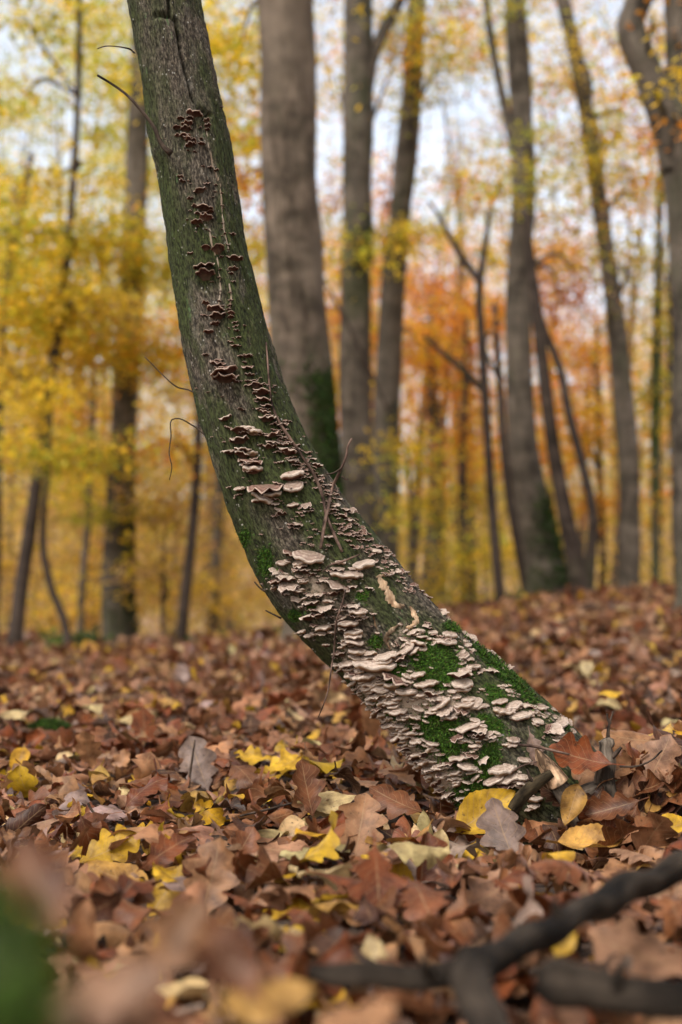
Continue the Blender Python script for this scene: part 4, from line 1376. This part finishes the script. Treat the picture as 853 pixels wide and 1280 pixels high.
stray(px_tube([(648, 931, 4), (668, 933, 4.2), (690, 938, 4), (712, 943, 3)], 2.21), 'thin twig crossing the lower trunk towards the russet leaf', M_TWIG)
stray(px_tube([(236, 985, 4), (238, 965, 3.6), (241, 945, 3), (244, 925, 2)], 2.72), 'thin dark twig standing upright in the leaves')
stray(px_tube([(775, 958, 3), (795, 958, 3), (815, 950, 2.6), (828, 938, 2)], 2.2), 'bent dark twig over the curled leaves beside the stub')
stray(px_tube([(110, 1004, 3), (116, 1014, 3), (130, 1022, 2.4)], 2.3), 'hooked dark twig lying left of the thin upright twig')
stray(px_tube([(300, 1020, 3), (330, 1013, 3.2), (365, 1004, 2.6)], 2.2), 'straight twig lying in front of the cream oval leaf')
stray(px_tube([(640, 965, 2), (652, 958, 2.4), (672, 952, 2)], 2.21), 'tiny twig by the splintered root end', M_TWIG)
stray(px_tube([(420, 1085, 4), (470, 1078, 4), (530, 1080, 3)], 1.95), 'pale twig lying behind the cupped yellow leaf', M_TWIG)

# ------------------------------------------------------------------ the wood behind
FP = {'Y': (0.82, 0.57, 0.045), 'G': (0.50, 0.48, 0.05), 'O': (0.82, 0.33, 0.04), 'R': (0.52, 0.17, 0.06), 'T': (0.60, 0.40, 0.17), 'V': (0.10, 0.19, 0.03), 'W': (0.66, 0.46, 0.10)}


def foliage(blobs, g, leaf=0.06):
    """blobs rows: px, py, rx, ry (photo pixels), depth, leaf count, colour letters -> quads in flat sprays"""
    Vs, Cs = [], []
    for (px, py, rx, ry, d, n, pal) in blobs:
        m = max(1, int(n * ((2.5 if px < 330 else 1.8) if d < 20 else 1.35)) // 11)
        a = g.normal(0, 0.5, (m, 3))
        a = np.clip(a, -1.6, 1.6) * np.array([1.15, 1.15, 1.1])
        sc = d / FPX
        rad = 0.5 * (rx + ry) * sc
        ctr = P(px, py, d) + a * np.array([rx * sc, min(rad, 1.6), ry * sc])
        spr = g.uniform(0.16, 0.46, m) * (0.6 + d / 30)
        k = np.repeat(np.arange(m), 11)
        N = len(k)
        off = g.normal(0, 0.55, (N, 3)) * spr[k][:, None] * np.array([1, 1, 0.34])
        drop = -0.12 * np.hypot(off[:, 0], off[:, 1])
        p = ctr[k] + off
        p[:, 2] += drop
        yaw = g.uniform(0, 6.28, N)
        t1 = g.normal(0, 0.55, N)
        t2 = g.normal(0, 0.55, N)
        L = leaf * g.uniform(0.6, 1.25, N) * (1.0 if d < 22 else 1.0 + (d - 22) * 0.03)
        f = np.stack([np.cos(yaw) * np.cos(t1), np.sin(yaw) * np.cos(t1), np.sin(t1)], -1)
        sdv = np.stack([-np.sin(yaw) * np.cos(t2), np.cos(yaw) * np.cos(t2), np.sin(t2)], -1)
        L_ = L[:, None]
        Vs.append(np.stack([p - f * L_ * 0.5, p + sdv * L_ * 0.32 - f * L_ * 0.05, p + f * L_ * 0.55, p - sdv * L_ * 0.32 - f * L_ * 0.05], 1).reshape(-1, 3))
        cl = np.array([FP[c] for c in pal])
        pick = cl[g.integers(0, len(pal), m)][k]
        cv = pick * g.uniform(0.5, 1.25, m)[k][:, None] * g.uniform(0.75, 1.2, (N, 1)) * g.uniform(0.9, 1.1, (N, 3))
        Cs.append(np.repeat(cv, 4, 0))
    V = np.concatenate(Vs)
    n = len(V) // 4
    return V, np.arange(n * 4).reshape(n, 4), np.concatenate(Cs)


def forest_tree(name, label, stems, d, bark, blobs=(), moss=None, seg=16, seed=1, cat='tree', group='trees of the autumn wood', leaf=0.06):
    """stems: list of rows (px, py, width px), foot first; the foot is carried down to the ground"""
    g = np.random.default_rng(seed * 13 + 5)
    x0 = P(stems[0][0][0], stems[0][0][1], d)
    z0 = float(terrain(x0[0], x0[1]))
    root = empty(name, (x0[0], x0[1], z0), label, cat, group)
    for k, st in enumerate(stems):
        rows = px_tube(st, d)
        if k == 0:
            f = list(rows[0])
            if f[2] > z0 - 0.05:
                q = [f[0] + (f[0] - rows[1][0]) * 0.06, f[1], z0 - 0.15, f[3] * 1.35]
                rows = [q] + rows
            elif len(rows) > 1:
                rows[0][2] = z0 - 0.15
        tube('trunk' if k == 0 else 'limb', rows, 40 if k == 0 else 22, seg if k == 0 else max(8, seg // 2), bark, root, 0.10, seed + k, 7, 0.03)
    main = np.array(px_tube(stems[0], d))
    for (px, py, rx, ry, bd, n, pal) in blobs:
        if abs(bd - d) > 2.0:
            continue
        tgt = P(px, py, bd)
        below = main[main[:, 2] < tgt[2] + 0.1]
        j = below[-1] if len(below) else main[0]
        if np.linalg.norm(tgt - j[:3]) < 0.25:
            continue
        mid = (j[:3] + tgt) / 2 + np.array([g.normal(0, .08), g.normal(0, .1), 0.12])
        tube('limb', [[*j[:3], min(j[3] * 0.5, 0.035)], [*mid, 0.016], [*tgt, 0.006]], 12, 6, bark, root, 0.1, seed, 9)
    if blobs:
        V, F, col = foliage(blobs, g, leaf)
        link('crown', new_mesh('crown', V - np.array(root.location), F, col=col, shade=False), M_FOL, root)['kind'] = 'stuff'
    if moss:
        B, NN = [], []
        px, py, rx, ry, n = moss
        rows = spline(px_tube(stems[0], d), 60)
        for _ in range(n):
            yy = py + g.uniform(-1, 1) * ry
            pr = project(rows[:, :3])
            k = int(np.argmin(abs(pr[:, 1] - yy)))
            an = g.normal(math.atan2(0.5, (px - pr[k, 0]) / (abs(px - pr[k, 0]) + 1e-6) * 0.8), 0.7)
            nrm = np.array([math.cos(an), -abs(math.sin(an)), 0.0])
            B.append(rows[k, :3] + nrm * rows[k, 3] * 1.02 + np.array([0, 0, g.normal(0, .04)]))
            NN.append(nrm)
        B, NN = np.array(B), np.array(NN)
        Vb, Fb, cb = blades(B, NN, g.uniform(0.010, 0.026, len(B)), g.uniform(0.012, 0.03, len(B)), moss_cols(len(B), g) * 0.5, g)
        link('moss_coat', new_mesh('moss_coat', Vb - np.array(root.location), Fb, col=cb), M_MOSS, root)['kind'] = 'stuff'
    return root


FT = forest_tree
FT('tree', 'thick smooth grey trunk standing just behind the leaning tree', [[(398, 800, 96), (394, 720, 86), (387, 600, 78), (378, 480, 74), (370, 380, 72), (361, 200, 71), (357, 0, 70), (352, -300, 66)]], 9.5, M_GREYB,
   [(300, 60, 60, 70, 10.5, 600, 'YYG'), (420, -60, 90, 40, 9.8, 500, 'YO'), (300, 220, 40, 60, 11, 350, 'YO')], (430, 600, 20, 130, 5000), 28, 1)
FT('tree', 'straight brown trunk second from the thick smooth grey trunk, mossy at mid height', [[(452, 800, 52), (450, 680, 46), (446, 560, 42), (444, 400, 39), (447, 200, 37), (447, 0, 36), (446, -260, 32)],
   [(452, 150, 20), (470, 60, 16), (500, 0, 14), (530, -60, 12)]], 13.5, M_BROWNB,
   [(420, 90, 30, 70, 14, 160, 'YT'), (500, 60, 40, 40, 14, 360, 'YGO'), (440, 310, 40, 30, 13.2, 180, 'YG'), (415, 260, 26, 50, 15, 420, 'OYT')], (458, 310, 12, 30, 350), 18, 2)
FT('tree', 'slim trunk leaning away from the brown mossy trunk beside it, yellow leaves across it', [[(478, 800, 44), (480, 680, 37), (482, 560, 34), (487, 420, 32), (499, 280, 28), (512, 150, 26), (521, 0, 24), (532, -220, 20)]], 14.5, M_BROWNB,
   [(510, 30, 26, 26, 14, 240, 'YG'), (520, 110, 26, 40, 14.3, 220, 'GY'), (505, 290, 50, 22, 14, 420, 'YYG'), (478, 260, 30, 50, 16, 380, 'RO'), (560, 80, 45, 22, 14.8, 260, 'GY'), (520, 430, 45, 40, 15.5, 500, 'OY')], None, 16, 3)
FT('tree', 'tall bare grey trunk with a green mossy foot at the edge of the slope', [[(688, 762, 62), (682, 715, 52), (668, 640, 44), (655, 560, 38), (648, 450, 33), (650, 330, 30), (655, 220, 29), (650, 90, 28), (645, 0, 27), (638, -220, 24)],
   [(655, 230, 14), (635, 150, 12), (620, 80, 10), (610, 20, 9), (606, -40, 8)]], 12.5, M_BROWNB,
   [(640, 5, 36, 12, 12.3, 110, 'YG'), (655, 228, 24, 30, 12.2, 170, 'YYG'), (660, 180, 20, 20, 12, 40, 'G')], (700, 690, 12, 70, 2200), 20, 4)
FT('tree', 'slender trunk with yellow leaves clothing its upper length, beyond the grey mossy one', [[(787, 760, 32), (787, 680, 29), (787, 600, 27), (778, 480, 25), (768, 380, 23), (752, 270, 21), (735, 150, 20), (718, 60, 19), (704, 0, 18), (680, -160, 16)]], 13.5, M_BROWNB,
   [(740, 195, 26, 60, 13.3, 420, 'YYG'), (715, 60, 20, 40, 13.2, 160, 'Y'), (760, 330, 20, 50, 13.4, 140, 'YG'), (800, 160, 36, 40, 14, 260, 'YOR'), (790, 245, 50, 40, 14, 360, 'GYO')], None, 16, 5)
FT('tree', 'stout dark tree that forks above into two thick limbs, cut by the frame', [[(878, 780, 74), (874, 640, 62), (870, 480, 58), (866, 330, 56), (858, 240, 54), (846, 170, 50)],
   [(852, 215, 44), (836, 160, 42), (816, 105, 40), (796, 60, 38), (788, 35, 36), (796, 8, 34), (815, -30, 32), (826, -180, 26)], [(850, 220, 46), (856, 130, 44), (852, 40, 42), (846, -60, 40), (842, -240, 34)]], 8.6, M_BROWNB,
   [(842, 100, 16, 30, 8.2, 60, 'Y'), (850, 152, 14, 8, 8.1, 26, 'O'), (818, 18, 20, 6, 8.3, 14, 'O')], None, 20, 6)
FT('young_tree', 'thin dark stem with two crooked side branches, left of the grey mossy trunk', [[(627, 770, 17), (620, 690, 14), (613, 600, 12), (607, 500, 11), (602, 420, 10), (600, 350, 10), (608, 300, 7), (612, 262, 5)],
   [(600, 352, 9), (580, 325, 8), (562, 295, 7), (548, 268, 5), (535, 250, 3)], [(606, 490, 9), (585, 468, 8), (558, 445, 7), (530, 420, 5)]], 11.5, M_DARKB,
   (), None, 10, 7)
FT('young_tree', 'twin stemmed dark tree, one stem curving like a bow, behind the grey mossy foot', [[(728, 762, 30), (722, 715, 25), (706, 640, 21), (692, 560, 18), (680, 470, 17), (672, 400, 15), (664, 330, 12), (655, 260, 9)],
   [(731, 755, 20), (738, 700, 15), (741, 640, 13), (728, 580, 12), (712, 520, 11), (700, 460, 10), (684, 420, 9), (672, 385, 8), (664, 350, 6)]], 12.0, M_DARKB,
   [(700, 370, 36, 26, 14, 420, 'RRO'), (720, 345, 30, 20, 13.6, 120, 'RT')], None, 12, 8)
FT('young_tree', 'thin dark pole slanting close beside the tall grey trunk', [[(662, 765, 17), (652, 700, 14), (640, 640, 12), (630, 560, 11), (625, 480, 9), (618, 380, 7)]], 13, M_DARKB, [(628, 400, 20, 20, 13, 60, 'O')], None, 10, 9)
FT('tree', 'grey trunk with green moss up its middle, among the yellow leaves', [[(152, 815, 52), (149, 760, 42), (149, 680, 38), (152, 590, 34), (158, 480, 32), (164, 380, 30), (170, 260, 28), (174, 150, 26), (178, 0, 22), (184, -200, 18)]], 13, M_BROWNB,
   [(120, 300, 60, 40, 12.4, 900, 'YYG'), (200, 330, 40, 40, 12.5, 420, 'YG'), (90, 430, 70, 40, 12.3, 900, 'YYW'), (180, 440, 40, 30, 12.4, 360, 'YG'), (130, 100, 70, 22, 12.6, 110, 'GY'), (160, 20, 70, 24, 13.4, 160, 'GY'), (110, 575, 60, 18, 12.6, 260, 'YG'), (140, 640, 60, 10, 12.6, 140, 'G')], (152, 700, 16, 90, 1100), 18, 10)
FT('young_tree', 'dark slanting trunk at the edge of the yellow wood, bare below', [[(18, 820, 25), (26, 740, 20), (38, 660, 18), (48, 590, 16), (60, 500, 15), (72, 420, 13), (84, 330, 11), (92, 220, 9), (98, 120, 8), (100, 0, 7), (103, -130, 6)]], 11.5, M_DARKB,
   [(50, 380, 60, 40, 11.4, 900, 'YYG'), (40, 290, 50, 30, 11.3, 380, 'YG'), (120, 380, 50, 26, 11.4, 420, 'YW'), (30, 470, 50, 30, 11.6, 500, 'YW'), (30, 120, 55, 30, 11.6, 130, 'GY'), (30, 20, 60, 26, 11.5, 150, 'GY'), (60, 230, 40, 22, 11.7, 120, 'Y')], None, 12, 11)
FT('sapling', 'thin sapling curving at its foot between slanting and mossy trunks', [[(86, 810, 12), (80, 775, 11), (66, 740, 10), (56, 700, 9), (54, 650, 8), (60, 590, 7), (64, 520, 5)]], 10.5, M_DARKB, [(70, 560, 50, 26, 10.6, 320, 'YG'), (50, 500, 30, 30, 10.5, 160, 'Y')], None, 8, 12)
FT('young_tree', 'narrow dark trunk half hidden by the left edge of the leaning tree', [[(226, 810, 18), (232, 740, 15), (240, 670, 13), (246, 590, 12), (250, 500, 11), (254, 400, 9), (256, 300, 7)]], 12, M_DARKB, [(222, 420, 36, 50, 12.2, 420, 'YO'), (215, 560, 36, 24, 12, 200, 'OY')], None, 10, 13)
FT('young_tree', 'pale grey pole beside the narrow dark trunk under the leaning tree', [[(266, 808, 17), (268, 740, 15), (272, 660, 14), (276, 580, 12), (280, 450, 10)]], 16, M_BROWNB, [(262, 500, 30, 40, 16, 300, 'YO')], None, 10, 14)
FT('young_tree', 'faint thin pole between curving sapling and mossy grey trunk', [[(100, 806, 11), (104, 720, 10), (111, 640, 9), (116, 540, 7), (118, 440, 5)]], 15, M_BROWNB, [(105, 500, 50, 40, 15.5, 500, 'YO'), (110, 610, 50, 20, 15, 260, 'YG')], None, 8, 15)
FT('young_tree', 'grey trunk under orange leaves behind the middle of the leaning tree', [[(546, 780, 22), (546, 700, 20), (545, 600, 18), (541, 500, 16), (538, 400, 13)]], 17, M_BROWNB, [(560, 470, 60, 50, 17, 900, 'OOY'), (540, 380, 50, 40, 17.5, 500, 'OR'), (550, 600, 40, 26, 16.8, 360, 'YO')], None, 10, 16)
FT('young_tree', 'thin straight pole next to the grey trunk under orange leaves', [[(578, 775, 11), (577, 680, 10), (579, 580, 9), (581, 500, 7), (584, 400, 5)]], 16, M_DARKB, [(590, 420, 46, 46, 16.4, 560, 'OOR'), (585, 620, 36, 30, 16.2, 380, 'YG'), (600, 540, 40, 30, 16, 380, 'OY')], None, 8, 17)
FT('young_tree', 'greenish slim trunk between slender yellow trunk and stout forked tree', [[(820, 765, 15), (820, 640, 13), (820, 520, 12), (822, 400, 11), (824, 300, 9), (828, 180, 7)]], 14.5, M_MOSSB, [(820, 400, 24, 60, 14.4, 460, 'GGY'), (815, 330, 30, 30, 14.8, 240, 'GYT'), (822, 500, 26, 40, 14.5, 260, 'YG'), (830, 620, 26, 40, 14.6, 280, 'YO')], None, 10, 18)
FT('young_tree', 'orange leaved tree glowing between bow shaped stem and slender trunk', [[(752, 770, 13), (754, 690, 11), (750, 600, 9), (748, 520, 8), (745, 440, 6)]], 18, M_DARKB, [(738, 540, 46, 50, 18, 1100, 'OYY'), (745, 470, 40, 30, 18.2, 420, 'OOR'), (735, 630, 40, 36, 17.8, 600, 'YO'), (760, 400, 34, 30, 18.5, 160, 'RT')], None, 8, 19)
FT('sapling', 'low yellow leaved sapling under the thin crooked stem', [[(592, 790, 7), (590, 740, 6), (588, 690, 5), (586, 650, 3)]], 15, M_DARKB, [(590, 690, 50, 30, 15, 560, 'YYG'), (565, 735, 40, 20, 15.2, 320, 'YG')], None, 6, 20)
FT('sapling', 'low tan and yellow sapling before the mossy grey trunk', [[(205, 815, 7), (204, 760, 6), (206, 700, 4), (207, 660, 3)]], 12.5, M_DARKB, [(205, 640, 46, 30, 12.6, 420, 'YT'), (195, 720, 46, 26, 12.4, 260, 'TY')], None, 6, 21)
FT('sapling', 'spindly yellow sapling in front of the two straight brown trunks', [[(520, 790, 8), (518, 720, 7), (514, 640, 5), (510, 570, 4)]], 12, M_DARKB, [(512, 560, 26, 34, 12, 260, 'YYG'), (520, 640, 26, 30, 12.1, 200, 'YG'), (395, 330, 10, 30, 12, 40, 'Y')], None, 6, 22)
FT('young_tree', 'leaning thin trunk showing through the yellow leaves over the slanting trunk', [[(-6, 820, 14), (-4, 700, 12), (-2, 560, 11), (4, 420, 10), (14, 320, 9), (26, 270, 8), (40, 190, 6)]], 12.5, M_DARKB, [(20, 400, 50, 60, 13, 800, 'YYG'), (10, 240, 40, 40, 13, 320, 'YG'), (10, 560, 40, 50, 13, 500, 'YT')], None, 8, 23)
FT('young_tree', 'dark thin trunk beside the stout forked tree with yellow lower leaves', [[(846, 770, 14), (845, 660, 12), (842, 560, 11), (838, 450, 9), (836, 340, 7)]], 16, M_DARKB, [(835, 560, 30, 60, 16, 500, 'YOT'), (800, 690, 40, 40, 16.2, 460, 'YT'), (835, 250, 24, 40, 16, 200, 'YO')], None, 8, 24)

# far wood: reads as one mass behind the trees
g = np.random.default_rng(99)
fb_ = []
for k in range(800):
    px = g.uniform(-140, 990)
    d = g.uniform(22, 46)
    top = np.interp(px, [-140, 250, 420, 520, 600, 680, 760, 860, 990], [290, 320, 300, 300, 350, 390, 410, 340, 300])
    py = g.uniform(top, 775) if g.random() < 0.8 else g.uniform(560, 775)
    pal = ('YGGT' if py < 520 else 'TTYG') if px < 300 else 'OORY' if px < 720 and py < 570 else 'OYYT' if py < 560 else 'YTWG'
    fb_.append((px, py, g.uniform(30, 60), g.uniform(16, 34), d, int(g.uniform(170, 290)), pal))
for k in range(150):
    px = g.uniform(-140, 330)
    fb_.append((px, g.uniform(480, 790), g.uniform(25, 50), g.uniform(12, 26), g.uniform(15, 26), int(g.uniform(90, 200)), 'TTWY'))
for k in range(330):      # thin top leaves against the sky
    px = g.uniform(-120, 960)
    py = g.uniform(-140, 420)
    open_ = 1.0 if px < 420 else 0.3
    fb_.append((px, py, g.uniform(26, 60), g.uniform(12, 26), g.uniform(17, 30), int(g.uniform(50, 130) * (open_ if 540 < px < 780 or px > 470 else 1.0)), 'YGG' if px < 330 else 'YOT' if px < 560 else 'TRYO'))
for k in range(150):
    px = g.uniform(395, 740)
    fb_.append((px, g.uniform(290, 590), g.uniform(22, 46), g.uniform(14, 28), g.uniform(16, 27), int(g.uniform(70, 170)), 'OOYR' if g.random() < 0.5 else 'OYY'))
for k in range(170):
    px = g.uniform(-60, 330) if k % 2 else g.uniform(560, 900)
    fb_.append((px, g.uniform(-60, 330), g.uniform(14, 40), g.uniform(8, 20), g.uniform(13, 20), int(g.uniform(40, 110)), 'YGGY' if px < 330 else 'YTOG'))
V, F, col = foliage(fb_, g, 0.075)
o = link('far_woods', new_mesh('far_woods', V, F, col=col, shade=False), M_FOL)
tag(o, 'far yellow and orange foliage filling the wood behind the trunks', 'woods', kind='stuff')
PV, PF, PVEC, off = [], [[], []], [], 0
for k in range(85):
    px = g.uniform(-150, 1000)
    d = g.uniform(20, 48)
    w = g.uniform(0.06, 0.2) * FPX / d
    ln = g.normal(0, 30)
    tp = g.uniform(60, 430)
    rows = px_tube([(px, 815, w * 1.2), (px + ln * .2, 740, w), (px + ln * .5, 815 - (815 - tp) * 0.4, w * 0.85), (px + ln + g.normal(0, 8), 815 - (815 - tp) * 0.75, w * 0.5), (px + ln * 1.4, tp, w * 0.15)], d)
    V, F, vec = tube_arrays(rows, 14, 7, 0.08, k, 6)
    PV.append(V)
    PVEC.append(vec)
    for q in (0, 1):
        PF[q].append(F[q] + off)
    off += len(V)
# fine bare twigs against the sky
for k in range(300):
    px, py = g.uniform(280, 860), g.uniform(-60, 430)
    d = g.uniform(14, 24)
    an = g.uniform(0.2, 2.9)
    L = g.uniform(40, 110)
    w = g.uniform(0.004, 0.013) * FPX / d
    rows = px_tube([(px, py, w * 1.4), (px + math.cos(an) * L * .5 + g.normal(0, 6), py - math.sin(an) * L * .5, w), (px + math.cos(an + .3) * L, py - math.sin(an + .3) * L, w * .5)], d)
    V, F, vec = tube_arrays(rows, 6, 4)
    PV.append(V)
    PVEC.append(vec)
    for q in (0, 1):
        PF[q].append(F[q] + off)
    off += len(V)
o = link('far_poles', new_mesh('far_poles', np.concatenate(PV), [np.concatenate(PF[0]), np.concatenate(PF[1])], vec=np.concatenate(PVEC)), M_BROWNB)
tag(o, 'distant thin trunks and bare twigs dissolving into the far wood', 'woods', kind='stuff')

# low green plants at the edge of the floor
def herb(px, py, d, w, h, n, label, seed, mul=1.0):
    g = np.random.default_rng(seed)
    p = P(px, py, d)
    p[2] = terrain(p[0], p[1])
    root = empty('green_plant', p, label, 'plant', 'low green plants at the edge of the wood')
    sc = d / FPX
    a = g.normal(0, 0.45, (n, 2))
    q = np.stack([a[:, 0] * w * sc, a[:, 1] * 0.3, g.uniform(0.0, h * sc, n)], -1)
    f = g.normal(0, 1, (n, 3))
    f /= np.linalg.norm(f, axis=1)[:, None]
    s = np.cross(f, g.normal(0, 1, (n, 3)))
    s /= np.linalg.norm(s, axis=1)[:, None]
    L = g.uniform(0.05, 0.11, (n, 1))
    V = np.stack([q, q + s * L * .3 + f * L * .5, q + f * L, q - s * L * .3 + f * L * .5], 1).reshape(-1, 3)
    col = np.repeat(np.array([[0.07, 0.10, 0.025]]) * g.uniform(.6, 1.5, (n, 1)) * mul, 4, 0)
    link('leaves', new_mesh('leaves', V, np.arange(4 * n).reshape(n, 4), col=col, shade=False), M_FOL, root)['kind'] = 'stuff'
    for k in range(5):
        x, y = g.normal(0, 0.3) * w * sc, g.normal(0, .1)
        V, F, vec = tube_arrays([[x * .5, y, -0.05, 0.006], [x, y * 1.2, h * sc * 0.9, 0.003]], 4, 5)
        link('stalk', new_mesh('stalk', V, F, vec=vec), M_MOSSB, root)


herb(112, 808, 10.8, 34, 26, 150, 'low green plant at the foot of the mossy grey trunk', 1)
herb(60, 806, 11.2, 26, 30, 60, 'sparse yellow green plant beside the slanting dark trunk', 2, 1.8)
herb(245, 806, 11.5, 20, 18, 40, 'small green plant by the narrow dark trunk', 3)
herb(345, 800, 10.5, 20, 16, 40, 'small green plant under the arch of the leaning tree', 4)
herb(640, 762, 12, 22, 18, 50, 'small pale green plant at the foot of the thin crooked stem', 5, 1.4)

# unseen crowns added overhead, above the picture, to cut the skylight
g = np.random.default_rng(404)
n = 7500
x, y = g.uniform(-10, 10, n), g.uniform(-9, 13, n)
z = np.maximum(7.0, 0.36 + 0.47 * y + 1.2) + g.uniform(0, 4.5, n)
clump = vnoise(np.stack([x * 0.45, y * 0.45, z * 0.2], -1), 31)
ok = clump > -0.55
p = np.stack([x, y, z], -1)[ok]
# unseen ring of foliage added beside and behind the camera, blocks low skylight
m = 24000
az = g.uniform(R(42), R(318), m)
rd = g.uniform(7.5, 14, m)
q = np.stack([np.sin(az) * rd, np.cos(az) * rd, g.uniform(0.2, 8.5, m)], -1)
q = q[vnoise(q * 0.7, 51) > -0.45]
p = np.concatenate([p, q])
n = len(p)
f = g.normal(0, 1, (n, 3)) * np.array([1, 1, 0.45])
f /= np.linalg.norm(f, axis=1)[:, None]
sv = np.cross(f, g.normal(0, 1, (n, 3)) * 0.5 + np.array([0, 0, 1.0]))
sv /= np.linalg.norm(sv, axis=1)[:, None]
L = g.uniform(0.18, 0.36, (n, 1))
V = np.stack([p - f * L * .5, p + sv * L * .35, p + f * L * .5, p - sv * L * .35], 1).reshape(-1, 3)
cl = np.array([FP[c] for c in 'YYOGT'])[g.integers(0, 5, n)] * g.uniform(0.7, 1.1, (n, 1))
o = link('added_shade_canopy', new_mesh('added_shade_canopy', V, np.arange(4 * n).reshape(n, 4), col=np.repeat(cl, 4, 0), shade=False), M_FOL)
tag(o, 'unseen autumn crowns added overhead and around the leaning tree to hold back skylight', 'woods', kind='stuff')
